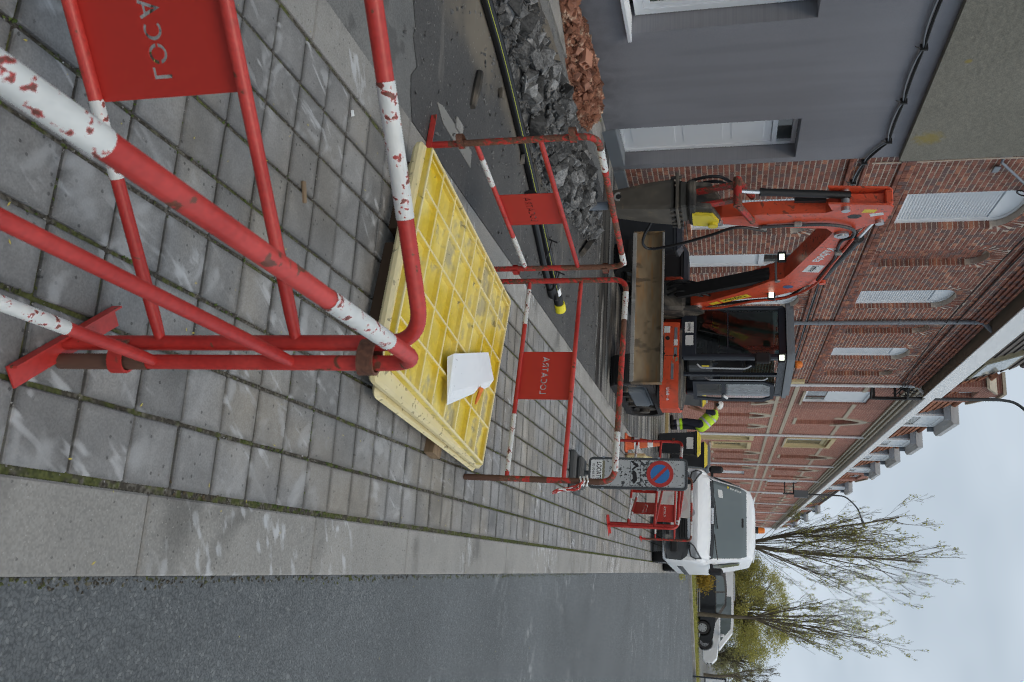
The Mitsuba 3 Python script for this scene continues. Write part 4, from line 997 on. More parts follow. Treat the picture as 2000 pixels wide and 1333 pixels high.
deck = Polygon([(.5, -.08), (-.40, -.08)] + arc(-.40, .2, .30, .28, -90, -165, 8) + [(-.58, .6), (-.38, 1.1), (-.1, 1.55), (.7, 1.75), (1.2, 1.5), (1.2, .5), (.62, .45)])
dk = put('deck', uprism(deck, .62, .865), 'm_orange', ex, 30)
put('underside', uprism(deck.buffer(-.015), .585, .617), 'm_black', dk)
put('floor', uprism(Polygon([(.42, -.05), (-.40, -.05)] + arc(-.40, .2, .27, .25, -90, -165, 6) + [(-.54, .6), (-.1, 1.3), (.42, 1.4)]), .866, .9), 'm_grime', ex)
each('grille', [ub(a, b, -.084, -.078, z0, z1) for a, b, z0, z1 in ((-.01, .12, .80, .84), (.2, .42, .80, .84), (-.35, -.12, .765, .80))], 'm_stone', dk)
put('label_plate', cat(ub(.34, .44, -.085, -.079, .66, .74), ub(.15, .24, -.085, -.079, .795, .845)), 'm_sticker', dk)
put('vent', cat(tube([U(.26, -.079, .71), U(.26, -.084, .71)], .03, 14), tube([U(.03, -.079, .66), U(.03, -.084, .66)], .02, 12), tube([U(.0, -.079, .82), U(.0, -.086, .82)], .02, 12)), 'm_black', dk)
put('scratch', cat(*[hull([U(s + rng.normal(0, .03), -.0815, z + rng.normal(0, .012)) for _ in range(7)] + [U(s, -.079, z)]) for s, z in ((-.03, .80), (-.06, .83), (-.09, .775))]), 'm_olive', dk)
put('lettering', text('U48-4', .038, U(-.55, -.058, .73), -e1 + .42 * e2, ez, depth=.004), 'm_sticker', dk)
put('seam', ub(-.003, .003, -.083, -.078, .622, .863), 'm_black', dk)
put('side_box', ub(1.0, 1.22, -.1, .5, .63, .90, .03), 'm_orange', ex); put('sticker', ub(1.06, 1.1, -.104, -.1, .76, .82), 'm_sticker', ex)
put('engine_cover', cat(ub(.25, 1.15, .7, 1.9, .87, 1.38, .08), ub(.95, 1.2, -.0, .7, .9, 1.22, .05)), 'm_navy', ex, 30)
# cab
W, Lc = .79, 1.42
cab = put('cab', cat(ub(0, .075, 0, .1, .9, 2.26, .02), ub(W - .06, W, 0, .1, .9, 2.26, .02), ub(0, .07, Lc - .1, Lc, .9, 2.26, .02), ub(W - .06, W, Lc - .1, Lc, .9, 2.26, .02), ub(.02, W - .02, .0, .06, .88, 1.09, .012), ub(.03, W - .03, .005, .05, 2.17, 2.27, .01), ub(W - .05, W - .005, .05, Lc, .9, 1.3, .01), ub(.02, W - .02, Lc - .06, Lc - .005, .9, 1.4, .01), ub(.06, W - .05, .015, .04, 1.50, 1.52), ub(0.005, .05, .05, Lc, 2.17, 2.27), ub(0.01, .05, .62, .68, .9, 2.2)), 'm_navy', ex)
put('roof', cat(uprism(sbox(-.04, -.05, W + .04, Lc + .04).buffer(-.1).buffer(.1, 6), 2.272, 2.33), uprism(sbox(-.01, -.02, W + .01, Lc + .01).buffer(-.1).buffer(.1, 6), 2.331, 2.375)), 'm_grey', cab, 30)
put('windscreen', ub(.07, W - .055, .022, .028, 1.09, 2.18), 'm_cabglass', cab); put('side_window', cat(ub(W - .03, W - .024, .1, Lc - .1, 1.3, 2.18)), 'm_cabglass', cab); put('rear_window', ub(.07, W - .06, Lc - .04, Lc - .034, 1.4, 2.18), 'm_cabglass', cab)
put('wiper', tube([U(.42, .008, 1.12), U(.30, .005, 1.6)], .008, 6), 'm_black', cab)
put('seat', cat(ub(.2, .62, .6, 1.05, 1.0, 1.22, .05), ub(.22, .6, .95, 1.1, 1.2, 1.75, .05), ub(.3, .52, 1.0, 1.1, 1.76, 1.9, .03)), 'm_interior', cab, 30)
put('console', cat(ub(.05, .2, .45, .95, .95, 1.3, .03), ub(.62, .74, .45, .95, .95, 1.3, .03), ub(.25, .6, .1, .3, .9, 1.18, .04)), 'm_dgrey', cab, 30)
each('lever', [tube([U(s, t, 1.1), U(s + .01, t - .03, 1.38)], .014, 8) for s, t in ((.13, .5), (.68, .5), (.36, .2), (.46, .2))], 'm_black', cab)
put('floor_label', cat(ub(-.005, .001, .25, .33, 1.16, 1.26)), 'm_ystick', cab)
put('grab_rail', cat(tube(bend([U(-.02, .16, 1.1), U(-.06, .2, 1.15), U(-.06, .22, 1.75), U(-.02, .2, 1.82)], .05), .014, 8), tube(bend([U(-.015, .66, 1.2), U(-.05, .66, 1.25), U(-.05, .66, 2.0), U(-.015, .66, 2.05)], .04), .012, 8)), 'm_alloy', cab, 40)
dm = [(0.02, 1.02), (.46, 1.02), (.5, 1.35), (.5, 2.0), (.42, 2.15), (.1, 2.15), (.02, 2.0)]
dp = Polygon(dm); dmesh = prism(dp.difference(dp.buffer(-.055)).union(sbox(.02, 1.42, .5, 1.48)), 0, .035, 'y')
door_ = put('door', frame_m(dmesh, U(-.02, .78, 0), e2 * .97 - e1 * .25, np.cross(ez, e2 * .97 - e1 * .25), ez), 'm_navy', cab); put('pane', frame_m(prism(dp.buffer(-.05), .012, .016, 'y'), U(-.02, .78, 0), e2 * .97 - e1 * .25, np.cross(ez, e2 * .97 - e1 * .25), ez), 'm_glass', door_); put('latch', tube([U(-.12, 1.1, 1.45), U(-.12, 1.2, 1.5)], .02, 6), 'm_sticker', door_)
put('mirror', cat(ub(-.1, .06, -.07, -.04, 1.86, 2.06, .02)), 'm_black', ex); put('mirror_arm', tube([U(.03, .02, 1.95), U(-.02, -.05, 1.97)], .01, 6), 'm_black', ex)
put('sticker', ub(.38, .54, -.0045, -.0005, .935, 1.055), 'm_sticker', cab); put('lettering', text('infra', .042, U(.46, -.005, .995), -e1, ez), 'm_print', cab)
put('sticker', ub(.19, .34, -.0045, -.0005, .945, 1.05), 'm_sticker', cab)
put('beacon', cat(lathe([(0, 0), (.045, 0), (.045, .03), (0, .03)], 16, U(.08, .4, 2.37))), 'm_black', ex, 30); put('beacon_dome', lathe([(0, .1), (.03, .094), (.05, .07), (.055, .03), (.05, .0), (0, 0)], 18, U(.08, .4, 2.402)), 'm_orangeplastic', ex, True)


def worklight(c, d, parent):
    c = np.asarray(c, float); d = np.asarray(d, float) / np.linalg.norm(d); s = np.cross(d, ez); s /= np.linalg.norm(s); u_ = np.cross(s, d)
    k = put('work_light', frame_m(bx(-.065, .065, -.05, .05, -.05, .0, .012), c, s, u_, d), 'm_black', parent)
    scene[newkey('lens', k)] = ply(frame_m(bx(-.036, .036, -.03, .03, .001, .006, .003), c, s, u_, d), {'type': 'diffuse', 'reflectance': rgb(.8, .8, .8)}, False, emitter={'type': 'area', 'radiance': rgb(.36, .39, .31)})


worklight((-2.77, 11.62, 2.2), (.12, -1, -.15), ex); worklight((-3.47, 11.1, 2.05), (.25, -1, -.1), ex); worklight((-3.66, 10.2, 2.13), (.25, -1, -.1), ex)
# boom, along -Y in front of the body
BL, BR = -3.73, -3.5
put('swing_bracket', cat(bx(-3.82, -3.4, 11.45, 12.0, .55, .95, .04), tube([(-3.6, 11.72, .45), (-3.6, 11.72, 1.05)], .11, 16), *[hull([(x + s, y, z) for s in (-.02, .02) for y, z in ((11.9, .8), (11.5, .75), (11.5, 1.1), (11.75, 1.2), (11.95, 1.0))]) for x in (-3.78, -3.44)]), 'm_grime', ex, 30)
pb = [(11.80, 1.02), (11.56, 1.02), (11.44, 1.26), (11.09, 1.63), (10.64, 2.01), (10.52, 2.17), (10.34, 2.23), (9.22, 2.53), (9.0, 2.58), (8.96, 2.68), (9.06, 2.76), (9.27, 2.77), (9.94, 2.64), (10.5, 2.55), (10.76, 2.49), (11.05, 2.33), (11.28, 2.06), (11.36, 1.68), (11.74, 1.18)]
bm = put('boom', prism(pb, BL, BR, 'x'), 'm_orange', ex)
each('hinge', [disc((BL - .03, y, z), (1, 0, 0), .075, .29, 16) for y, z in ((9.07, 2.66), (11.68, 1.1))] + [disc((BL - .01, 10.61, 2.1), (1, 0, 0), .035, .255, 14)], 'm_alloy', bm, 30)
put('cylinder_lug', cat(*[hull([(x + s, y, z) for s in (-.016, .016) for y, z in ((10.66, 2.54), (10.95, 2.40), (10.80, 2.66))]) for x in (-3.66, -3.55)], disc((-3.7, 10.8, 2.64), (1, 0, 0), .04, .19, 12)), 'm_orange', bm)
put('lettering', text('Kubota', .1, (BR + .001, 9.72, 2.555), (0, .96, -.28), (0, .28, .96)), 'm_sticker', bm)
put('sticker', hull([(x, *p) for x in (BR + .0003, BR + .002) for p in ((10.08, 2.60), (10.32, 2.55), (10.29, 2.36), (10.05, 2.42))]), 'm_sticker', bm); put('lettering', text('infra', .065, (BR + .0025, 10.18, 2.48), (0, .97, -.22), (0, .22, .97)), 'm_print', bm)
put('badge', frame_m(lathe([(0, 0), (.062, 0), (.062, .002), (0, .002)], 20), (BR + .0003, 10.86, 2.24), (0, 1, 0), (0, 0, 1), (1, 0, 0)), 'm_bluebadge', bm)
put('sticker', hull([(x, *p) for x in (BR + .0003, BR + .002) for p in ((11.245, 1.81), (11.145, 1.74), (11.41, 1.40), (11.505, 1.455))]), 'm_ystick', bm); put('lettering', text('Luyckx', .072, (BR + .0025, 11.325, 1.60), (0, .6, -.8), (0, .8, .6)), 'm_print', bm)
put('sticker', hull([(x, *p) for x in (BR + .0003, BR + .002) for p in ((11.53, 1.42), (11.45, 1.37), (11.54, 1.26), (11.62, 1.31))]), 'm_ystick', bm)


def ram(a, b, f, r, nm, parent, r2=None):
    a, b = np.array(a, float), np.array(b, float); m = a + (b - a) * f
    k = put(nm, cat(tube([a, m], r, 16), tube([m - (b - a) * .02, m + (b - a) * .015], r * 1.12, 16)), 'm_black', parent, 40)
    put('rod', tube([m, b], r2 or r * .52, 12), 'm_chrome', k, 40); return k


bc = ram((-3.61, 11.5, .83), (-3.61, 10.62, 2.1), .93, .055, 'boom_cylinder', ex)
put('guard', hull([(x, y, z) for x in (-3.69, -3.53) for y, z in ((11.42, .86), (11.34, .84), (10.62, 2.05), (10.72, 2.09))]), 'm_black', bc)
ram((-3.61, 10.8, 2.64), (-3.61, 8.72, 3.02), .62, .06, 'arm_cylinder', ex)
# arm
AL, AR = -3.69, -3.5
pa = [(8.41, 3.01), (8.61, 3.05), (8.78, 3.04), (8.84, 2.92), (9.0, 2.78), (9.12, 2.72), (9.1, 2.6), (8.92, 2.50), (8.82, 1.81), (8.68, 1.36), (8.58, 1.34), (8.53, 1.45), (8.49, 1.8), (8.50, 2.45), (8.42, 2.56), (8.39, 2.67)]
ar = put('arm', prism(pa, AL + .045, AR - .0, 'x'), 'm_orange', ex)
put('end_plate', cat(*[prism(Polygon([(8.28, 2.45), (8.36, 3.02), (8.42, 3.06), (8.60, 3.06), (8.44, 2.5)]), x, x + .02, 'x') for x in (AL - .005, AR - .019)], bx(AL + .02, AR - .02, 8.36, 8.44, 2.98, 3.05, .01)), 'm_orange', ar)
put('pin', cat(*[disc((AL - .02, y, z), (1, 0, 0), .042, .25, 14) for y, z in ((8.74, 2.98), (8.38, 2.62), (8.62, 1.42), (9.07, 2.66))]), 'm_alloy', ar, 30)
put('opening', hull([(x, *p) for x in (AR - .001, AR + .0012) for p in ((8.56, 2.70), (8.60, 2.66), (8.66, 2.68), (8.67, 2.76), (8.62, 2.80), (8.57, 2.78))]), 'm_black', ar)
put('label_plate', hull([(x, *p) for x in (AR + .0003, AR + .002) for p in ((8.44, 2.80), (8.52, 2.78), (8.53, 2.90), (8.46, 2.92))]), 'm_ystick', ar); put('label_plate', hull([(x, *p) for x in (AR + .0003, AR + .002) for p in ((8.56, 2.86), (8.63, 2.88), (8.59, 3.0), (8.53, 2.98))]), 'm_sticker', ar)
ram((-3.62, 8.36, 2.66), (-3.62, 8.17, 1.62), .8, .038, 'bucket_cylinder', ex)
put('cylinder_guard', hull([(x, y, z) for x in (-3.645, -3.595) for y, z in ((8.47, 2.45), (8.45, 2.15), (8.40, 2.15), (8.41, 2.45))]), 'm_black', ex)
each('link', [tube([(x, 8.14, 1.6), (x, 8.58, 1.75)], .034, 8) for x in (-3.74, -3.47)] + [disc((-3.75, 8.14, 1.6), (1, 0, 0), .042, .3, 14)] + [hull([(x + s, y, z) for s in (-.014, .014) for y, z in ((8.1, 1.62), (8.2, 1.6), (8.25, 1.2), (8.36, 1.2))]) for x in (-3.69, -3.53)], 'm_rusty', ex, 30)
put('coupler', cat(bx(-3.76, -3.46, 8.14, 8.62, 1.12, 1.2, .02), *[hull([(x + s, y, z) for s in (-.02, .02) for y, z in ((8.16, 1.14), (8.66, 1.14), (8.7, 1.36), (8.56, 1.44), (8.2, 1.34))]) for x in (-3.72, -3.5)]), 'm_grime', ex); put('coupler_jaw', cat(hull([(x, y, z) for x in (-3.475, -3.44) for y, z in ((8.3, 1.16), (8.58, 1.16), (8.62, 1.34), (8.52, 1.42), (8.34, 1.36))]), disc((-3.46, 8.55, 1.36), (1, 0, 0), .05, .05, 12)), 'm_lid', ex)
hx, hy = -3.64, 8.42
hm = put('breaker', cat(hull([(hx + sx * w, hy + sy * w * 1.25, z) for z, w in ((.31, .095), (.56, .10), (.78, .15), (.98, .165)) for sx in (-1, 1) for sy in (-1, 1)] + [(hx + sx * w * .7, hy + sy * w * 1.35, z) for z, w in ((.33, .1), (.95, .165)) for sx in (-1, 1) for sy in (-1, 1)]), bx(hx - .21, hx + .19, hy - .26, hy + .26, 1.0, 1.03, .006), bx(hx - .14, hx + .14, hy - .2, hy + .2, 1.032, 1.12, .02)), 'm_hammer', ex)
put('port', cat(disc((hx - .02, hy - .115, .42), (0, -1, 0), .05, .035, 16)), 'm_kerb', hm, 30); put('port_hole', disc((hx - .02, hy - .15, .42), (0, -1, 0), .028, .002, 14), 'm_black', hm)
each('bolt', [tube([(hx + .17 * sx, hy + sy, .95), (hx + .17 * sx, hy + sy, 1.06)], .016, 6) for sx in (-1, 1) for sy in (-.22, -.1, .02, .14, .23)], 'm_grime', hm)
put('chisel', tube([(hx + .01, hy, .34), (hx + .012, hy, .05), (hx + .013, hy, .0)], [.045, .043, .02], 14), 'm_zinc', hm, 40)
put('hose', tube(spline([(-3.46, 8.84, 1.9), (-3.44, 8.66, 1.6), (-3.42, 8.82, 1.32), (-3.4, 8.99, 1.0), (-3.4, 9.12, .7), (-3.42, 9.03, .61), (-3.46, 8.84, .64), (-3.5, 8.7, .7), (-3.55, 8.5, .78)], 8), .016, 8), 'm_black', ex, 40)
put('hose', tube(spline([(-3.475, 8.76, 1.85), (-3.475, 8.74, 2.16), (-3.47, 8.74, 2.5), (-3.47, 8.88, 2.74), (-3.47, 9.1, 2.77), (-3.49, 9.3, 2.68), (-3.49, 9.9, 2.67), (-3.5, 10.6, 2.56)], 8), .018, 8), 'm_dgrey', ex, 40)
put('hose', tube(spline([(-3.485, 9.2, 2.79), (-3.48, 9.9, 2.68), (-3.47, 10.7, 2.54), (-3.47, 11.2, 2.25), (-3.46, 11.36, 1.8), (-3.45, 11.6, 1.35), (-3.5, 11.75, .9)], 8), .015, 8), 'm_orangehose', ex, 40)
put('hose', tube(spline([(-3.55, 10.95, 2.45), (-3.5, 11.3, 2.25), (-3.5, 11.45, 1.8), (-3.52, 11.7, 1.2)], 8), .022, 8), 'm_black', ex, 40); put('hose', tube(spline([(-3.7, 11.5, .75), (-3.75, 11.42, 1.1), (-3.72, 11.55, 1.3), (-3.7, 11.75, .9)], 8), .02, 8), 'm_black', ex, 40)
each('hose_clamp', [bx(-3.5, -3.455, y - .03, y + .03, z - .04, z + .04, .008) for y, z in ((8.72, 2.2), (8.8, 1.86), (9.6, 2.69))], 'm_kerb', ex)

g7 = np.random.default_rng(17)
for q in range(5):
    o = g7.normal(0, .03, 3); put('hose', tube(spline([np.array([-3.74 + .05 * q, 11.62, .62]) + o, np.array([-3.78 + .06 * q, 11.36, .86]) + o, np.array([-3.72 + .05 * q, 11.45, 1.22]) + o, np.array([-3.68 + .03 * q, 11.62, 1.32])], 7), .014, 7), 'm_black', ex, 40)
for q in range(3):
    put('hose', tube(spline([(-3.70 + .05 * q, 9.3, 2.80), (-3.70 + .05 * q, 9.0, 2.92), (-3.69 + .05 * q, 8.75, 2.86 - .06 * q), (-3.68 + .04 * q, 8.9, 2.62), (-3.67 + .04 * q, 9.15, 2.58)], 7), .015, 7), 'm_black', ex, 40)
for q in range(2):
    put('hose', tube(spline([(-3.74, 8.35 + .1 * q, 1.62), (-3.80, 8.2 + .12 * q, 1.42), (-3.80, 8.25 + .12 * q, 1.18), (-3.74, 8.32 + .1 * q, 1.02)], 7), .016, 7), 'm_black', ex, 40)
for q in range(4): put('mud', hull([U(g7.uniform(-.4, .45) + g7.normal(0, .02), -.0815 - .003 * g7.random(), .64 + abs(g7.normal(0, .012))) for _ in range(9)]), 'm_grime', dk)

# ---------------------------------------------------------------- wheelie bins


def bin_(label, x, y, rot, body, lid, h=1.0, w=.56, tilt=0., open_lid=False, sticker=False):
    t = thing('wheelie_bin', label, 'bin', 'wheelie bins')
    M = lambda m: (lambda q: (q.apply_translation([x, y, 0]), q)[1])(rotz(m, rot))
    a, b = w / 2, w / 2 * .8
    put('body', M(cat(hull([(sx * b, sy * b, .03) for sx in (-1, 1) for sy in (-1, 1)] + [(sx * a, sy * a, h * .9) for sx in (-1, 1) for sy in (-1, 1)]), bx(-a - .02, a + .02, -a - .02, a + .02, h * .87, h * .92, .01))), body, t)
    put('lid', M(cat(hull([(sx * (a + .025), sy * (a + .03), h * .925) for sx in (-1, 1) for sy in (-1, 1)] + [(sx * a * .8, sy * a * .8, h) for sx in (-1, 1) for sy in (-1, 1)]), tube([(-a, a + .05, h * .9), (a, a + .05, h * .9)], .02, 8))), lid, t)
    for s in (-1, 1): put('wheel', M(disc((s * (a - .08) - .03, b + .06, .1), (1, 0, 0), .1, .06, 16)), 'm_black', t, 30)
    if sticker: put('sticker', M(bx(-.13, .13, -a * .985, -a * .955, h * .68, h * .86)), 'm_sticker', t)
    return t


bin_('dark grey bin with a yellow lid and a white sticker behind the red barrier', -2.72, 19.75, 3, 'm_bin', 'm_lid', .93, .5, sticker=True)
bin_('dark bin with a yellow lid standing behind the stickered one', -3.05, 24.2, 8, 'm_bin', 'm_lid', .98, .66)
bin_('grey bin with a grey lid nearest the white van', -3.2, 26.4, -6, 'm_bingrey', 'm_bingrey', 1.02, .68)
bin_('mid grey bin with pale rim seen between excavator and worker', -4.35, 22.1, 20, 'm_bingrey', 'm_lid', .98, .6)
bin_('dark blue bin close behind the breaker chisel', -4.60, 11.65, 12, 'm_bin', 'm_navy', .9, .6)
bin_('dark blue bin between the breaker and the brick house door', -4.55, 13.3, -5, 'm_bin', 'm_navy', .92, .6)
# plank, cone, can
put('plank', hull([(-4.55 + s, y, z) for s in (0, 1.32) for y in (22.0 - .12 * s, 22.12 - .12 * s) for z in (.0, .07)]), 'm_plank', label='pale timber plank lying on the ground in front of the worker', cat='plank')
t = thing('traffic_cone', 'faded orange traffic cone behind the red barrier left of the parking sign', 'cone')
cx, cy = -1.81, 13.22
put('base', bx(cx - .14, cx + .14, cy - .14, cy + .14, 0, .03, .01), 'm_cone', t)
cone = lambda z0, z1, o=0.: lathe([(0, z0), (.112 - .15 * z0 + o, z0), (.112 - .15 * z1 + o, z1), (0, z1)], 20, (cx, cy, 0))
put('body', cone(.03, .55), 'm_cone', t, 40); put('white_band', cone(.14, .22, .002), 'm_sticker', t, 40); put('white_band', cone(.34, .42, .002), 'm_sticker', t, 40)
t = thing('jerrycan', 'cream plastic jerrycan beside the orange cone', 'jerrycan')
put('body', cat(bx(-1.66, -1.42, 13.2, 13.42, 0, .33, .04)), 'm_jerry', t, 30); put('handle', tube(bend([(-1.62, 13.31, .32), (-1.60, 13.31, .40), (-1.49, 13.31, .40), (-1.47, 13.31, .32)], .03), .018, 8), 'm_jerry', t, 40); put('cap', disc((-1.46, 13.31, .33), (0, 0, 1), .03, .03, 12), 'm_dgrey', t)

# ---------------------------------------------------------------- no parking sign
sg = thing('parking_sign', 'grey hire company board with a round no parking sign on a rubber foot', 'sign')
sx, sy_ = -.875, 8.62; sa = math.radians(-4)
ex_, ey_ = np.array([math.cos(sa), math.sin(sa), 0]), np.array([-math.sin(sa), math.cos(sa), 0]); tl = np.array([0, .03, 1.]); tl /= np.linalg.norm(tl)
SG = lambda x, z, o=0.: np.array([sx, sy_, 0]) + ex_ * (x - .015 * z) + tl * z - ey_ * o
sf = lambda poly, o0, o1: frame_m(trimesh.util.concatenate([trimesh.creation.extrude_polygon(g, o1 - o0, engine='earcut') for g in getattr(poly, 'geoms', [poly])]), SG(0, 0, o0), ex_ - 0 * tl, tl - .015 * ex_, -ey_)
pn = sbox(-.155, .165, .155, 1.13).buffer(-.045).buffer(.045, 6)
put('frame', sf(pn.difference(pn.buffer(-.022)), -.03, .012), 'm_dgrey', sg)
put('face', sf(pn.buffer(-.02), -.01, .004), 'm_signface', sg)
put('name_plate', sf(sbox(-.125, .185, .125, .30).buffer(-.012).buffer(.012), .0045, .0065), 'm_sticker', sg)
put('lettering', text('LOCATRA', .044, SG(0, .268, .0066), ex_, tl, squeeze=.76), 'm_print', sg); put('lettering', text('03 20 68 61 40', .021, SG(0, .215, .0066), ex_, tl, squeeze=.82), 'm_print', sg)
put('dark_strip', sf(sbox(-.12, .302, .12, .325), .0045, .006), 'm_olive', sg)
cz = .865
put('red_ring', sf(Point(0, cz).buffer(.13, 24).difference(Point(0, cz).buffer(.093, 24)), .0045, .007), 'm_signred', sg)
put('blue_disc', sf(Point(0, cz).buffer(.0925, 24).difference(LineString([(-.1, cz + .1), (.1, cz - .1)]).buffer(.0155)), .0045, .0064), 'm_blue', sg)
put('red_slash', sf(LineString([(-.1, cz + .1), (.1, cz - .1)]).buffer(.015, cap_style=2).intersection(Point(0, cz).buffer(.092)), .0045, .0066), 'm_signred', sg)
put('pictogram', sf(unary_union([sbox(-.125, .575, .125, .68).buffer(-.01).buffer(.01).difference(sbox(-.12, .58, .12, .675).buffer(-.01).buffer(.01)), LineString([(-.11, .60), (-.08, .645), (-.04, .60)]).buffer(.009), Polygon([(-.11, .62), (-.07, .665), (-.06, .64), (-.09, .60)]), Polygon([(-.03, .615), (.0, .64), (.06, .645), (.1, .625), (.1, .605), (-.03, .60)]), Point(.0, .60).buffer(.012), Point(.07, .60).buffer(.012)]), .0045, .006), 'm_print', sg)
put('lettering', text('GENANT', .017, SG(-.03, .735, .0046), ex_, tl), 'm_print', sg)
put('post', cat(tube([SG(0, .02, -.02), SG(0, 1.0, -.02)], .02, 10), sf(sbox(-.02, .02, .02, .2), -.03, -.01)), 'm_dgrey', sg)
each('bracket', [sf(sbox(a, z, b, z + .02), -.02, .018) for z in (.84, .3) for a, b in ((-.165, -.145), (.145, .165))], 'm_zinc', sg)
put('rubber_foot', rotz(cat(bx(sx - .19, sx + .2, sy_ - .2, sy_ + .24, 0, .06, .015), bx(sx - .15, sx + .16, sy_ - .1, sy_ + .14, .06, .12, .02)), -4, (sx, sy_, 0)), 'm_rubberbase', sg)

# ---------------------------------------------------------------- worker


def bones(chain, length=.02, it=10):
    """one smooth skin around a list of ((p, r), (p, r)) bones"""
    out = m3.Manifold()
    for (p, r), (q, s) in chain:
        pts = []
        for c, rr in ((p, r), (q, s)):
            sp = trimesh.creation.icosphere(2, rr).vertices; pts.append(sp + np.asarray(c, float))
        out += m3.Manifold.hull_points(np.vstack(pts))
    m = out.refine_to_length(length).to_mesh(); t = trimesh.Trimesh(m.vert_properties[:, :3], m.tri_verts, process=True)
    trimesh.smoothing.filter_taubin(t, iterations=it); return t


wk = thing('person', 'worker bending forward in a yellow high visibility vest and white helmet', 'person')
PO = np.array([-3.87, 23.75, 0.])
V3 = lambda x, y, z: PO + np.array([x, y, z])     # faces -x
hipL, hipR, kneeL, kneeR, ankL, ankR = V3(.07, -.09, .80), V3(.09, .10, .80), V3(.0, -.1, .42), V3(.10, .12, .42), V3(.03, -.1, .09), V3(.13, .12, .09)
chest, neck, head = V3(-.17, 0, 1.10), V3(-.32, 0, 1.20), V3(-.47, 0, 1.245)
shL, shR = V3(-.23, -.19, 1.13), V3(-.23, .19, 1.13); elL, elR = V3(-.27, -.24, .86), V3(-.33, .22, .88); wrL, wrR = V3(-.33, -.20, .62), V3(-.46, .18, .65)
pel = V3(.06, 0, .86)
body = [((pel, .13), (chest, .145)), ((chest, .13), (neck, .06)), ((neck, .055), (head, .07)), ((head, .085), (head + [-.03, 0, .03], .08)), ((head + [-.06, 0, -.02], .05), (head + [-.075, 0, -.06], .035)), ((head + [-.1, 0, -.005], .016), (head + [-.085, 0, .02], .012))]
for h, k, a in ((hipL, kneeL, ankL), (hipR, kneeR, ankR)): body += [((pel, .11), (h, .1)), ((h, .095), (k, .062)), ((k, .062), (a, .045)), ((a, .045), (a + [-.12, 0, -.05], .035))]
for s, e_, w_ in ((shL, elL, wrL), (shR, elR, wrR)):
    body += [((chest, .08), (s, .065)), ((s, .058), (e_, .042)), ((e_, .042), (w_, .028)), ((w_, .028), (w_ + [-.02, 0, -.07], .034))]
    for f in range(4): body.append(((w_ + [-.03 + .0, -.026 + .018 * f, -.075], .0095), (w_ + [-.05 + .006 * f, -.03 + .02 * f, -.15 + .008 * abs(f - 1.5)], .008)))
    body.append(((w_ + [.005, -.02, -.04], .011), (w_ + [-.005, -.055, -.09], .009)))
put('body', bones(body, .016, 6), 'm_skin', wk, True)
put('trousers', bones([((pel, .15), (pel + [-.03, 0, .06], .15))] + sum([[((pel, .13), (h, .125)), ((h, .12), (k, .085)), ((k, .085), (a + [0, 0, .05], .072))] for h, k, a in ((hipL, kneeL, ankL), (hipR, kneeR, ankR))], []), .03, 6), 'm_darkcloth', wk, True)
each('trouser_band', [tube([k + (a - k) * f0, k + (a - k) * f1], .085, 16) for k, a in ((kneeL, ankL), (kneeR, ankR)) for f0, f1 in ((.28, .5),)], 'm_lime', wk, 40); each('trouser_band', [tube([k + (a - k) * .52, k + (a - k) * .72], .084, 16) for k, a in ((kneeL, ankL), (kneeR, ankR))], 'm_refl', wk, 40)
put('boots', bones(sum([[((a + [.02, 0, -.03], .058), (a + [-.15, 0, -.045], .045)), ((a + [.01, 0, .04], .06), (a + [.02, 0, -.03], .06))] for a in (ankL, ankR)], []), .03, 4), 'm_black', wk, True)
put('shirt', bones([((pel + [-.03, 0, .06], .15), (chest, .158)), ((chest, .14), (neck + [.04, 0, -.02], .075))] + sum([[((chest, .1), (s, .082)), ((s, .075), (s + (e_ - s) * .55, .062))] for s, e_ in ((shL, elL), (shR, elR))], []), .03, 6), 'm_darkcloth', wk, True)
vest = bones([((pel + [.03, 0, -.03], .175), (chest, .178)), ((pel + [-.02, 0, .03], .18), (chest, .176)), ((chest, .165), (neck + [.05, 0, -.02], .09)), ((chest + [.02, -.11, .03], .1), (chest + [.02, .11, .03], .1))], .03, 8)
put('vest', vest, 'm_vest', wk, True)
ax = chest - pel; ax /= np.linalg.norm(ax)
for q in (.10, .30): put('reflective_strip', cat(*[bones([((pel + ax * q + np.array([0, s, 0]), .186 - abs(s) * .1), (pel + ax * (q + .0) + np.array([.002, s, 0]), .186 - abs(s) * .1)) for s in (-.01, .01)], .03, 2).slice_plane(pel + ax * (q - .028), ax).slice_plane(pel + ax * (q + .028), -ax)]), 'm_refl', wk, True)
hd = head + np.array([-.01, 0, .035]); ha = np.array([.25, 0, 1.]); ha /= np.linalg.norm(ha)
put('helmet', cat(lathe([(.122, -.01), (.125, .0), (.12, .05), (.1, .09), (.06, .118), (0, .125)], 22, hd, ha), hull([hd + np.array([dx, dy, dz]) for dx, dy, dz in ((-.2, -.05, -.03), (-.2, .05, -.03), (-.08, -.11, .0), (-.08, .11, .0), (-.2, 0, -.015), (-.08, 0, .03))])), 'm_white', wk, 40)
each('ear_defender', [disc(hd + np.array([.02, s * .125 - .02, -.03]), (0, 1, 0), .045, .04, 14) for s in (-1, 1)], 'm_black', wk, 30)
each('eye', [trimesh.creation.icosphere(1, .011).apply_translation(head + np.array([-.10, s * .032, .012])) for s in (-1, 1)], 'm_print', wk); each('ear', [hull([head + np.array([.0 + a, s * (.083 + b), c]) for a, b, c in ((0, 0, .02), (.02, .012, .025), (.02, .01, -.02), (0, 0, -.02))]) for s in (-1, 1)], 'm_skin', wk); put('mouth', bx(*[float(v) for v in (head[0] - .112, head[0] - .1, -0, 0, 0, 0)][:2], PO[1] - .022, PO[1] + .022, head[2] - .058, head[2] - .05), 'm_signred', wk)

# ---------------------------------------------------------------- vehicles


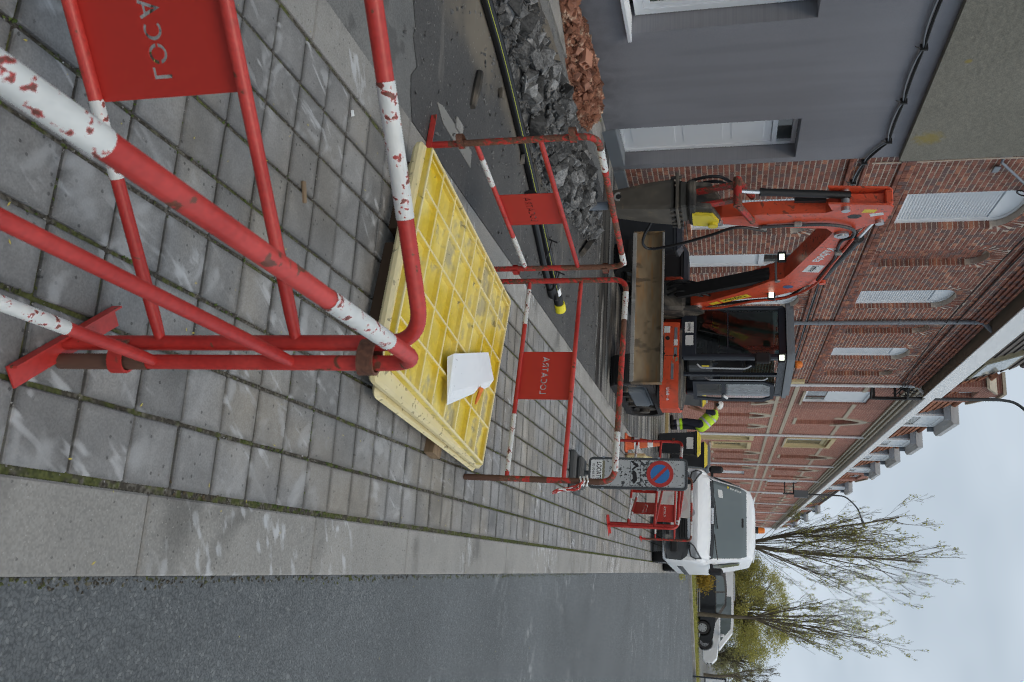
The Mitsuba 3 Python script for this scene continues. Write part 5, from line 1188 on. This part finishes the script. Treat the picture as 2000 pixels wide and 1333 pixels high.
def loft(secs, nose=True):
    """sections: (y, [(x, z) ... half outline from the bottom centre over the side to the top centre]) -> closed mirrored skin"""
    n = len(secs[0][1]); V, Fc = [], []
    for y, o in secs:
        o = np.asarray(o, float); full = np.vstack([o, np.stack([-o[::-1, 0], o[::-1, 1]], 1)[1:-1] if abs(o[-1][0]) < 1e-9 else np.stack([-o[::-1, 0], o[::-1, 1]], 1)])
        yy = np.full(len(full), y) if np.isscalar(y) else np.concatenate([y, y[::-1][1:-1] if abs(o[-1][0]) < 1e-9 else y[::-1]])
        V.append(np.stack([full[:, 0], yy, full[:, 1]], 1))
    m = len(V[0]); k = len(V); V = np.vstack(V + [V[0].mean(0)[None], V[-1].mean(0)[None]]); i, j = np.meshgrid(np.arange(k - 1), np.arange(m), indexing='ij')
    q = np.stack([i * m + j, i * m + (j + 1) % m, (i + 1) * m + (j + 1) % m, (i + 1) * m + j], -1).reshape(-1, 4); j = np.arange(m)
    Fc = np.vstack([q[:, [0, 1, 2]], q[:, [0, 2, 3]], np.stack([(j + 1) % m, j, j * 0 + k * m], 1), np.stack([(k - 1) * m + j, (k - 1) * m + (j + 1) % m, j * 0 + k * m + 1], 1)])
    t = trimesh.Trimesh(V, Fc, process=True); t.fix_normals(); return t


def wheel(parent, c, r, w, M, alloy='m_alloy', ax=(1, 0, 0), side=1):
    c = np.asarray(c, float); a = np.asarray(ax, float)
    k = put('wheel', M(lathe([(.0, -w / 2), (r * .62, -w / 2), (r * .95, -w / 2), (r, -w / 2 + .02), (r, w / 2 - .02), (r * .95, w / 2), (r * .62, w / 2), (r * .6, w / 2 - .03), (0, w / 2 - .03)], 26, c, a)), 'm_rubber', parent, 30)
    sp = [disc((0, 0, w / 2 - .028), (0, 0, 1), r * .16, .03, 12)]
    for q in range(8):
        g = 2 * math.pi * q / 8; d = np.array([math.cos(g), math.sin(g), 0]); p_ = np.array([-d[1], d[0], 0]); sp.append(hull([d * r * s + p_ * o + np.array([0, 0, z]) for s, o in ((.12, .035), (.12, -.035), (.6, .05), (.6, -.05)) for z in (w / 2 - .028, w / 2 - .006)]))
    sp.append(lathe([(r * .56, w / 2 - .028), (r * .63, w / 2 - .028), (r * .63, w / 2 + .002), (r * .56, w / 2)], 26))
    m = cat(*sp); m.apply_transform(trimesh.geometry.align_vectors([0, 0, 1], a)); m.apply_translation(c); put('rim', M(m), alloy, k, 30)


# white van, facing the camera: local x to its left side (viewer's right), y to the back, z up
VO, vr = np.array([-1.10, 17.85, 0]), math.radians(-3.0)


def VM(m):
    m = m.copy(); m.apply_transform(trimesh.transformations.rotation_matrix(vr, [0, 0, 1])); m.apply_translation(VO); return m


vn = thing('van', 'white van with a black bumper and an orange roof beacon parked on the setts', 'van')


def vsec(y, zb, zt, wb, wt, rc, crown=.03, bow=0.):
    o = [(0, zb), (wb * .6, zb), (wb - .06, zb), (wb, zb + .08), (wb + .012, (zb + min(zt, 1.05)) / 2), (wb, min(zt, 1.05) - .02)]
    h = max(zt - 1.05, 0)
    o += [(wb + (wt - wb) * .5, min(zt, 1.05) + h * .45), (wt, zt - rc if zt - rc > 1.05 else min(zt, 1.05) + h * .6), (wt - rc * .3, zt - rc * .3), (wt - rc, zt), (wt * .5, zt + crown * .8), (0, zt + crown)]
    ys = np.array([y - bow * (1 - (abs(p[0]) / wb) ** 2.4) for p in o]); return ys, o


secs = [vsec(.20, .30, .80, .82, .80, .06, .0, .16), vsec(.22, .26, .92, .90, .84, .07, .02, .16), vsec(.32, .25, 1.0, .93, .86, .1, .03, .14), vsec(.55, .24, 1.07, .945, .86, .1, .045, .1), vsec(.86, .24, 1.16, .95, .86, .08, .05, .08),
        vsec(1.02, .24, 1.20, .95, .86, .08, .05, .1), vsec(1.25, .24, 1.45, .95, .83, .1, .05, .1), vsec(1.55, .24, 1.78, .955, .79, .12, .05, .1), vsec(1.72, .24, 1.93, .955, .765, .13, .05, .08), vsec(1.95, .24, 2.02, .955, .755, .13, .05, .04), vsec(2.5, .24, 2.07, .955, .75, .13, .045), vsec(4.7, .24, 2.06, .955, .75, .13, .04), vsec(5.0, .3, 2.0, .93, .74, .12, .03)]
vb = loft(secs)
put('body', VM(vb), 'm_carwhite', vn, 35)


def shell(outline, y0, off, mat, nm, parent, base=vb, sm=30, n=26, thick=.012):
    """a panel lying on the van's skin: outline in (x, z), found by casting along +y"""
    P = Polygon(outline); bx0, bz0, bx1, bz1 = P.bounds; g = trimesh.creation.triangulate_polygon(P, engine='earcut'); v2, f2 = g
    m = trimesh.Trimesh(np.c_[v2, np.zeros(len(v2))], f2, process=True); m = m.subdivide_to_size(max(bx1 - bx0, bz1 - bz0) / 12, max_iter=8)
    o = np.stack([m.vertices[:, 0], np.full(len(m.vertices), -3.), m.vertices[:, 1]], 1)
    y = raycast(base, o); bad = ~np.isfinite(y)
    if bad.any() and (~bad).any():
        for i in np.nonzero(bad)[0]: y[i] = y[np.nonzero(~bad)[0][np.argmin(((o[~bad] - o[i]) ** 2)[:, [0, 2]].sum(1))]]
    A = np.stack([o[:, 0], y - off, o[:, 2]], 1); B = A + [0, thick, 0]
    e_ = trimesh.Trimesh(A, m.faces, process=False); nA = len(A); eb = e_.edges_unique[np.bincount(e_.edges_unique_inverse) == 1]
    t = trimesh.Trimesh(np.vstack([A, B]), np.vstack([m.faces, m.faces[:, ::-1] + nA] + [[(a, b, b + nA), (a, b + nA, a + nA)] for a, b in eb]), process=False); t.fix_normals()
    return put(nm, VM(t), mat, parent, sm)


def raycast(mesh, o):
    """first hit of rays along +y"""
    tri = mesh.triangles; y = np.full(len(o), np.inf); a, b, c = tri[:, 0], tri[:, 1], tri[:, 2]
    for i, p in enumerate(o):
        d = (b[:, 0] - a[:, 0]) * (c[:, 2] - a[:, 2]) - (c[:, 0] - a[:, 0]) * (b[:, 2] - a[:, 2]); d = np.where(abs(d) < 1e-12, np.nan, d)
        w1 = ((p[0] - a[:, 0]) * (c[:, 2] - a[:, 2]) - (c[:, 0] - a[:, 0]) * (p[2] - a[:, 2])) / d; w2 = ((b[:, 0] - a[:, 0]) * (p[2] - a[:, 2]) - (p[0] - a[:, 0]) * (b[:, 2] - a[:, 2])) / d
        ok = (w1 >= -1e-6) & (w2 >= -1e-6) & (w1 + w2 <= 1 + 1e-6)
        if ok.any(): y[i] = np.nanmin(np.where(ok, a[:, 1] + w1 * (b[:, 1] - a[:, 1]) + w2 * (c[:, 1] - a[:, 1]), np.inf))
    return y


bp = shell([(-.9, .32), (-.6, .27), (.6, .27), (.9, .32), (.915, .62), (.82, .74), (.55, .78), (.42, .70), (-.42, .70), (-.55, .78), (-.82, .74), (-.915, .62)], 0, .035, 'm_dgrey', 'bumper', vn, thick=.05)
put('grille_bars', VM(cat(*[bx(-.5, .5, -.012, .06, z, z + .02, .005) for z in (.60, .645, .69)], bx(-.52, .52, .02, .07, .58, .74))), 'm_black', vn)
put('number_plate', VM(bx(-.26, .26, -.035, -.02, .42, .53, .004)), 'm_sticker', bp); put('air_intake', VM(cat(bx(-.45, .45, -.028, 0, .33, .40, .01), bx(.56, .78, .02, .1, .42, .56, .02), bx(-.78, -.56, .02, .1, .42, .56, .02))), 'm_black', bp)
put('badge', VM(frame_m(lathe([(0, 0), (.075, 0), (.075, .01), (0, .01)], 20), (0, -.012, .81), (1, 0, 0), (0, 0, 1), (0, -1, 0))), 'm_alloy', vn)
for s in (-1, 1):
    k = shell([(s * x, z) for x, z in ((.56, .79), (.68, .76), (.84, .80), (.885, .90), (.865, 1.02), (.80, .98), (.62, .87))], 0, .018, 'm_dgrey', 'headlight', vn)
    shell([(s * x, z) for x, z in ((.60, .80), (.68, .785), (.82, .82), (.86, .90), (.845, .97), (.78, .93), (.64, .855))], 0, .03, 'm_headlens', 'lens', k)
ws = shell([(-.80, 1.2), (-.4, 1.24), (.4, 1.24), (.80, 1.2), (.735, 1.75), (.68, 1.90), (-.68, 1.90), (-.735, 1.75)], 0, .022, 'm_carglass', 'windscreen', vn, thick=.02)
shell([(-.83, 1.15), (-.4, 1.185), (.4, 1.185), (.83, 1.15), (.80, 1.215), (.4, 1.255), (-.4, 1.255), (-.80, 1.215)], 0, .026, 'm_black', 'cowl', vn)
for x, a in ((-.35, .55), (.32, .5)): put('wiper', VM(tube([(x, .84, 1.255), (x + a * .6, .90, 1.285), (x + a, .935, 1.315)], .011, 6)), 'm_black', ws)
put('mirror_inside', VM(bx(-.09, .11, 1.40, 1.44, 1.76, 1.84, .02)), 'm_black', ws)
shell([(.45, 1.33), (.62, 1.31), (.62, 1.40), (.45, 1.42)][::-1] if 0 else [(-.62, 1.31), (-.45, 1.33), (-.45, 1.42), (-.62, 1.40)], 0, .028, 'm_sticker', 'paper', ws, thick=.004)
for q in range(5): shell([(-.70 + .012 * q, 1.56 + .05 * q), (-.665 + .012 * q, 1.56 + .05 * q), (-.665 + .012 * q, 1.59 + .05 * q), (-.70 + .012 * q, 1.59 + .05 * q)], 0, .028, 'm_sticker', 'vignette', ws, thick=.004)
shell([(-.72, 1.50), (-.68, 1.50), (-.68, 1.54), (-.72, 1.54)], 0, .028, 'm_ystick', 'vignette', ws, thick=.004)
for s in (-1, 1):
    k = put('side_mirror', VM(cat(bx(s * 1.0 - .07 + s * .05, s * 1.0 + .07 + s * .05, 1.05, 1.2, 1.13, 1.42, .04), bx(min(s * .9, s * 1.02), max(s * .9, s * 1.02), 1.1, 1.17, 1.16, 1.22, .01))), 'm_black', vn, 30); put('glass', VM(bx(s * 1.05 - .05, s * 1.05 + .05, 1.2, 1.206, 1.16, 1.39)), 'm_carglass', k)
    side_x = lambda z: .955 + (.755 - .955) * max(0, (z - 1.05)) / 1.0
    put('side_window', VM(hull([(s * (side_x(z) + o), y, z) for y, z in ((1.28, 1.22), (2.5, 1.2), (2.45, 1.75), (1.85, 1.76), (1.6, 1.58)) for o in (.0, .006)])), 'm_carglass', vn)
    put('door_trim', VM(bx(min(s * .955, s * .975), max(s * .955, s * .975), 1.45, 4.6, .48, .60, .008)), 'm_dgrey', vn)
    for y in (.92, 4.1): wheel(vn, (s * .84, y, .32), .32, .21, VM, ax=(s, 0, 0))
each('wheel_arch', [VM(q_) for q_ in [bx(-.93, .93, y - .36, y + .36, .3, .5, .1) for y in (.92, 4.1)]], 'm_black', vn)
put('permit_board', VM(cat(bx(-.22, .16, .70, .72, 1.0, 1.26, .008), bx(-.05, -.03, .72, .80, 1.2, 1.30))), 'm_dgrey', vn); put('paper', VM(bx(-.19, .13, .694, .699, 1.025, 1.235)), 'm_shutter', vn)
each('roof_line', [VM(q_) for q_ in [tube([(x, 1.98, 2.075), (x, 4.6, 2.11)], .012, 6) for x in (-.6, .6)]], 'm_carwhite', vn)
bc_ = put('beacon', VM(cat(lathe([(0, 0), (.075, 0), (.07, .06), (0, .06)], 18, (.05, 2.35, 2.1)))), 'm_black', vn, 30); put('dome', VM(lathe([(0, 0), (.065, 0), (.068, .06), (.062, .12), (.04, .14), (0, .145)], 18, (.05, 2.35, 2.16))), 'm_orangeplastic', bc_, 30)
put('aerial', VM(tube([(-.08, 2.05, 2.09), (-.085, 2.3, 2.3)], .006, 5)), 'm_black', vn)


def car(name, label, cat_, O, rot, prof, green, width, mat, wheels, r=.32, windows=(), dark=()):
    """side profile cars: local x forward, y across, z up"""
    k = thing(name, label, cat_, None); M = lambda m: (lambda q: (q.apply_translation(O), q)[1])(rotz(m, rot))
    P = Polygon(prof); base = []
    for w, sh in ((width / 2, .05), (width / 2 - .05, .015), (width / 2 - .1, 0)):
        pass
    arcs = unary_union([Point(x, r).buffer(r + .05) for x in wheels]); low = P.difference(arcs)
    mid = prism(low, -width / 2 + .06, width / 2 - .06, 'y'); out = prism(low.buffer(-.03), -width / 2, width / 2, 'y'); core = prism(P.buffer(-.02), -width / 2 + .3, width / 2 - .3, 'y')
    put('body', M(cat(mid, out, core)), mat, k); G_ = Polygon(green)
    (x0, z0, x1, z1) = G_.bounds
    gl_ = hull([(x, s * (width / 2 - .06 - .22 * (z - z0) / (z1 - z0)), z) for x, z in green for s in (-1, 1)]); put('cabin', M(gl_), mat, k, 20)
    for wpoly in windows:
        for s in (-1, 1): put('window', M(hull([(x, s * (width / 2 - .06 - .22 * (z - z0) / (z1 - z0) + o), z) for x, z in wpoly for o in (.0, .012)])), 'm_carglass', k)
    for x in wheels:
        for s in (-1, 1): wheel(k, (x, s * (width / 2 - .12), r), r, .2, M, ax=(0, s, 0))
    return k, M


kb, MB = car('car', 'black hatchback parked across the road behind the slender tree trunk', 'car', (1.35, 46.9, 0), 10,
             [(-2.1, .3), (-2.1, .75), (-1.9, .95), (.9, .95), (1.75, .82), (1.98, .62), (2.0, .35), (1.85, .2), (-2.0, .2)], [(-1.95, .92), (1.0, .92), (.15, 1.46), (-.5, 1.50), (-1.35, 1.42)], 1.76, 'm_carblack', (1.25, -1.35), .33, [[(-1.55, .98), (-.55, .98), (-.55, 1.40), (-1.2, 1.34)], [(-.47, .98), (.62, .98), (.05, 1.38), (-.47, 1.41)]])
each('headlight', [MB(q_) for q_ in [hull([(1.55, s * .86, .74), (1.9, s * .62, .66), (1.85, s * .8, .66), (1.6, s * .88, .66), (1.9, s * .62, .73)]) for s in (-1, 1)]], 'm_alloy', kb); each('mirror', [MB(q_) for q_ in [bx(.45, .6, min(s * .88, s * 1.05), max(s * .88, s * 1.05), .95, 1.08, .03) for s in (-1, 1)]], 'm_carblack', kb)
kw, MW = car('car', 'white van-like car parked behind the black hatchback', 'car', (2.3, 50.3, 0), -8,
             [(-2.6, .4), (-2.6, 1.15), (1.2, 1.12), (2.2, .98), (2.45, .75), (2.45, .4), (2.3, .25), (-2.5, .25)], [(-2.6, 1.1), (1.75, 1.1), (.85, 1.78), (.4, 1.84), (-2.5, 1.84)], 1.86, 'm_carwhite', (1.45, -1.6), .36, [[(-.95, 1.16), (.0, 1.16), (.0, 1.72), (-.95, 1.72)], [(.1, 1.16), (1.35, 1.16), (.7, 1.68), (.1, 1.72)]])
each('headlight', [MW(q_) for q_ in [hull([(2.0, s * .9, .98), (2.35, s * .66, .84), (2.3, s * .86, .82), (2.05, s * .92, .86)]) for s in (-1, 1)]], 'm_dgrey', kw); each('mirror', [MW(q_) for q_ in [bx(1.0, 1.15, min(s * .92, s * 1.14), max(s * .92, s * 1.14), 1.14, 1.36, .04) for s in (-1, 1)]], 'm_carwhite', kw); each('roof_bar', [MW(q_) for q_ in [tube([(-2.2, s * .55, 1.90), (-.9, s * .55, 1.90)], .02, 6) for s in (-1, 1)]], 'm_alloy', kw)
put('grille', MW(cat(bx(2.44, 2.47, -.5, .5, .62, .72), bx(2.44, 2.47, -.6, .6, .45, .55))), 'm_black', kw)

# ---------------------------------------------------------------- verge and far ground
vl = [(-.6, 35.95), (.6, 37.6), (3.56, 41.85), (8, 48.2), (14, 57)]
off = lambda d: [(x - d * .58, y + d * .81) for x, y in vl]
put('far_kerb', sheet(Polygon(vl + off(.28)[::-1]), .10, .2), 'm_kerb', kind='structure'); put('verge', sheet(Polygon(off(.282) + off(2.4)[::-1]), .085, .2), 'm_grass', kind='structure'); put('parking_area', sheet(Polygon(off(2.4) + [(60, 70), (30, 110), (-2, 110), (-2, 40)]), -.004, .1), 'm_asphalt', kind='structure')
gb = []
for _ in range(5200):
    a = rng.random(); p = np.array(vl[0]) * (1 - a) + np.array(vl[3]) * a; d = rng.uniform(.25, 1.3) if rng.random() < .7 else rng.uniform(.2, 2.4); x, y = p[0] - d * .58 + rng.normal(0, .1), p[1] + d * .81
    if meshkit.noise(np.array([x * .9, y * .9, 1.])) < .4: continue
    h = rng.uniform(.06, .2); w = .012; g = rng.uniform(0, 6.28); lx, ly = rng.normal(0, .05, 2)
    gb.append(np.array([[x - w * math.cos(g), y - w * math.sin(g), .08], [x + w * math.cos(g), y + w * math.sin(g), .08], [x + lx, y + ly, .08 + h]]))
gb = np.array(gb); put('grass', (gb.reshape(-1, 3), np.arange(len(gb) * 3).reshape(-1, 3)), 'm_leafwillow', kind='stuff', label='short spring grass on the verge across the road', cat='grass')
put('low_wall', sheet(Polygon([(9, 66), (60, 92), (60, 93), (9, 67)]), .9, .9), 'm_olive', label='low dark hedge wall beyond the white parked car', cat='wall')
t = thing('notice_board', 'white framed notice board by the parking area at the picture edge', 'board')
put('panel', bx(4.72, 6.2, 43.0, 43.06, .55, 1.42, .01), 'm_shutter', t); put('frame', cat(*[bx(a, b, 42.97, 43.09, z0, z1) for a, b, z0, z1 in ((4.66, 4.716, -.05, 1.47), (4.72, 6.2, 1.425, 1.47), (4.72, 6.2, .5, .545), (6.21, 6.26, -.05, 1.47))]), 'm_navy', t)


# ---------------------------------------------------------------- trees
def leaves(pts, size, g, jit=.05):
    n = len(pts); c = pts + g.normal(0, jit, (n, 3)); a = g.normal(size=(n, 3)); a /= np.linalg.norm(a, axis=1, keepdims=True); b = np.cross(a, g.normal(size=(n, 3))); b /= np.linalg.norm(b, axis=1, keepdims=True); s = size * g.uniform(.6, 1.3, (n, 1))
    V = np.stack([c - a * s, c + b * s * .5, c + a * s, c - b * s * .5], 1).reshape(-1, 3); i = np.arange(n)[:, None] * 4
    return trimesh.Trimesh(V, np.vstack([i + [0, 1, 2], i + [0, 2, 3]]), process=False)


def fan(n, spread, l0, l1, seed):
    g = np.random.default_rng(seed); return [((q / (n - 1) - .5) * 2 * spread + g.normal(0, .03), g.normal(0, spread * .5), l1 - (l1 - l0) * abs(q / (n - 1) - .5) * 2 + g.normal(0, .2), g.uniform(.022, .036)) for q in range(n)]


def bare_tree(label, base, fork_h, stems, H, seed, trunk_r, leafm, nleaf, spread, lsize=.045, fill=1.0, twig=.005):
    g = np.random.default_rng(seed); t = thing('tree', label, 'tree', 'bare trees across the road'); base = np.asarray(base, float); segs, tips = [], []
    top = base + [g.normal(0, .05), 0, fork_h]
    put('trunk', tube(spline([base + [0, 0, -.1], base + [.02, 0, fork_h * .5], top], 5), np.linspace(trunk_r * 1.25, trunk_r * .8, 11), 10), 'm_bark', t, 40)

    def grow(p, d, L, r, lev):
        n = 5; pts = [p]; dd = d.copy()
        for i in range(n):
            dd = dd + g.normal(0, .07, 3) + np.array([0, 0, .06 + .04 * lev]); dd /= np.linalg.norm(dd); pts.append(pts[-1] + dd * L / n)
        segs.append(tube(pts, np.linspace(r, max(r * .45, twig), n + 1), 5 if lev < 2 else 3, False))
        if lev >= 2: tips.extend([pts[k] for k in range(2, n + 1)])
        if lev >= 4: return
        k = int([13, 7, 5, 3][lev] * fill + g.random())
        for q in range(k):
            s = g.uniform(.15, 1) if lev else g.uniform(.12, 1); i = min(int(s * n), n - 1); o = pts[i] + (pts[i + 1] - pts[i]) * (s * n - i); a = g.uniform(0, 6.28)
            u_ = np.cross(dd, [1, .2, .1]); u_ /= np.linalg.norm(u_); w = np.cross(dd, u_); side = math.cos(a) * u_ + math.sin(a) * w; ang = g.uniform(.3, .7)
            nd = dd * math.cos(ang) + side * math.sin(ang); grow(o, nd, L * g.uniform(.32, .54) * (1.1 - .35 * s), max(r * .42 * (1.15 - .6 * s), twig), lev + 1)
    for dx, dy, Ls, rr in stems:
        d = np.array([dx, dy, 1.]); d /= np.linalg.norm(d); grow(top - [0, 0, .05], d, Ls, rr, 0)
    put('crown', cat(segs), 'm_bark', t, kind='stuff'); tp_ = np.array(tips); idx = g.integers(0, len(tp_), nleaf); put('leaves', leaves(tp_[idx], lsize, g), leafm, t, kind='stuff'); return t, tp_


tr1, tips1 = bare_tree('tall bare tree with budding leaves and two straight stems behind the white van', (-1.35, 40.0, 0), 2.1, [(-.03, .0, 6.6, .07), (.11, .1, 7.3, .075)] + fan(12, .34, 4.2, 6.6, 4), 9, 3, .16, 'm_leafyoung', 3200, 1, .05, .56)
bl_ = []
g5 = np.random.default_rng(5)
for c, s in (((-1.95, 39.9, 6.6), .22), ((-2.6, 40.2, 4.35), .3)): bl_.append(leaves(np.asarray(c) + g5.normal(0, s * .5, (160, 3)), .05, g5))
put('mistletoe', cat(bl_), 'm_leafivy', tr1, kind='stuff')
bare_tree('smaller bare tree with a pale slender trunk beside the black hatchback', (2.05, 45.3, 0), 2.7, [(.0, .0, 5.2, .045), (.14, .1, 5.2, .045)] + fan(11, .42, 3.2, 5.0, 6), 8, 11, .09, 'm_leafyoung', 2600, 1, .05, .5)


def round_tree(label, base, H, Rx, z0, leafm, n, seed, lsize=.12, group='trees in the far background', branchy=40, top=None):
    g = np.random.default_rng(seed); t = thing('tree', label, 'tree', group); base = np.asarray(base, float); sg = [tube([base, base + [0, 0, H * .45]], [.18, .1], 7)]; put('trunk', sg[0], 'm_bark', t)
    cl, br = [], []
    for k in range(branchy):
        a = g.uniform(0, 6.28); u_ = g.random() ** .5; hz = g.uniform(0, 1); prof_ = math.sin(math.pi * min(1, .12 + .88 * (1 - hz))) ** .55 if top is None else (1 - hz * top)
        c = base + [Rx * u_ * prof_ * math.cos(a), Rx * .8 * u_ * prof_ * math.sin(a), z0 + (H - z0) * hz * (1 - .12 * u_)]; br.append(tube(spline([base + [0, 0, H * .3 * g.random() + .1 * H], (c + base + [0, 0, H * .45]) / 2 + g.normal(0, .2, 3), c], 4), np.linspace(.035, .008, 9), 4, False)); s = g.uniform(.35, .8) * H / 6
        cl.append(c + g.normal(0, s * .5, (n // branchy, 3)) * [1, 1, .75])
    put('branches', cat(br), 'm_bark', t, kind='stuff'); put('crown', leaves(np.vstack(cl), lsize, g), leafm, t, kind='stuff'); return t


round_tree('broad yellow green tree in young leaf filling the gap right of the van', (2.6, 66, 0), 5.8, 3.4, .6, 'm_leafwillow', 34000, 5, .06, branchy=170)
round_tree('olive green tree close behind the van, left of the yellow green one', (.3, 68, 0), 4.5, 1.9, .4, 'm_leafolive', 15000, 8, .06, branchy=90)
round_tree('dull grey green tree right of the yellow green one', (6.0, 70, 0), 4.6, 2.0, .3, 'm_leafolive', 11000, 9, .055, branchy=120)
bare_tree('bare grey tree at the right picture edge far behind the cars', (6.6, 62, 0), 1.6, [(-.3, 0, 2.6, .04), (.1, 0, 2.8, .04), (.4, .1, 2.6, .04), (-.1, .2, 2.6, .03)], 5, 15, .1, 'm_leafolive', 400, 1, .04, .6, .006)
round_tree('dark hedge tree at the foot of the far background', (9.5, 75, 0), 3.6, 3.0, .1, 'm_leafolive', 5000, 12, .085)
g5 = np.random.default_rng(6)
bu = thing('bush', 'small rusty green bush at the back corner of the white van', 'bush'); put('leaves', leaves(np.array([.42, 43.2, .45]) + g5.normal(0, 1, (1500, 3)) * [.22, .2, .2], .05, g5), 'm_leafbush', bu, kind='stuff'); put('stem', cat(*[tube([(.42, 43.2, 0), (.42 + g5.normal(0, .15), 43.2 + g5.normal(0, .1), .55)], .012, 4) for _ in range(12)]), 'm_bark', bu)
g5 = np.random.default_rng(8); put('kerb_weed', leaves(np.array([.2, 30.0, .02]) + g5.normal(0, 1, (120, 3)) * [.08, .15, .06], .04, g5), 'm_leafwillow', label='tuft of weed growing at the far end of the kerb', cat='weed', kind='stuff')


# ---------------------------------------------------------------- street lamps
def lamp(label, x, y, z0, z1, arm, box=None):
    t = thing('street_lamp', label, 'street lamp', 'street lamps on the house fronts')
    put('pole', tube([(x, y, z0), (x, y, z1)], .045, 10), 'm_dgrey', t, 40); p = spline([(x, y, z1 - .15)] + arm, 6); put('arm', tube(p, .04, 8), 'm_dgrey', t, 40)
    put('bracket', cat(*[bx(XW, x, y - .03, y + .03, z - .03, z + .03) for z in (z0 + .1, z0 + (z1 - z0) * .2)]), 'm_black', t)
    d = p[-1] - p[-2]; d /= np.linalg.norm(d); e_ = p[-1]; put('head', hull([e_ + d * s + np.array([0, w, h]) for s, w, h in ((-.05, .05, .05), (-.05, -.05, .05), (.5, .1, .04), (.5, -.1, .04), (.0, .09, -.05), (.0, -.09, -.05), (.48, .08, -.06), (.48, -.08, -.06), (.25, 0, .1))]), 'm_dgrey', t)
    if box: put('cabinet', bx(*box), 'm_bingrey', t)


lamp('dark lamp pole with a curved arm at the corner past the white downpipe', -4.92, 25.4, 5.35, 8.6, [(-4.92, 25.4, 8.55), (-4.8, 25.35, 9.0), (-4.3, 25.2, 9.35), (-3.6, 25.0, 9.45)])
lamp('distant lamp with a curved arm and a grey cabinet on its pole', -4.55, 52.5, 4.6, 7.5, [(-4.55, 52.5, 7.5), (-4.45, 52.5, 8.0), (-3.9, 52.5, 8.55), (-3.3, 52.4, 8.75)], (-4.75, -4.35, 52.3, 52.6, 5.2, 5.95))
for y, z in ((24.9, 6.1),):
    t = thing('cable_box', 'tangle of cables and a junction frame at the top of the white downpipe', 'junction box'); put('arm', cat(tube(bend([(XW, 25.0, 5.35), (XW + .32, 25.3, 5.35), (XW + .32, 25.35, 6.3), (XW, 25.0, 6.3)], .05), .03, 8)), 'm_black', t, 40)
    put('cables', cat(*[tube(spline([np.array([XW + .1, 25.0, 6.2]) + rng.normal(0, .12, 3) for _ in range(5)], 5), .014, 5) for _ in range(7)]), 'm_black', t)
t = thing('overhead_cable', 'thin black cable hung along under the eaves of the brick house', 'cable')
for za, zb, sg in ((6.12, 6.15, .16), (5.95, 6.1, .25)): put('strand', tube(spline([(XW + .08, y, za + (zb - za) * (y - 11) / 14 - sg * (1 - ((y - 18) / 7) ** 2)) for y in np.linspace(11.2, 24.8, 9)], 4), .012, 5), 'm_black', t, 40)
for k in list(scene):   # keys tagged as setting keep plain names
    pass
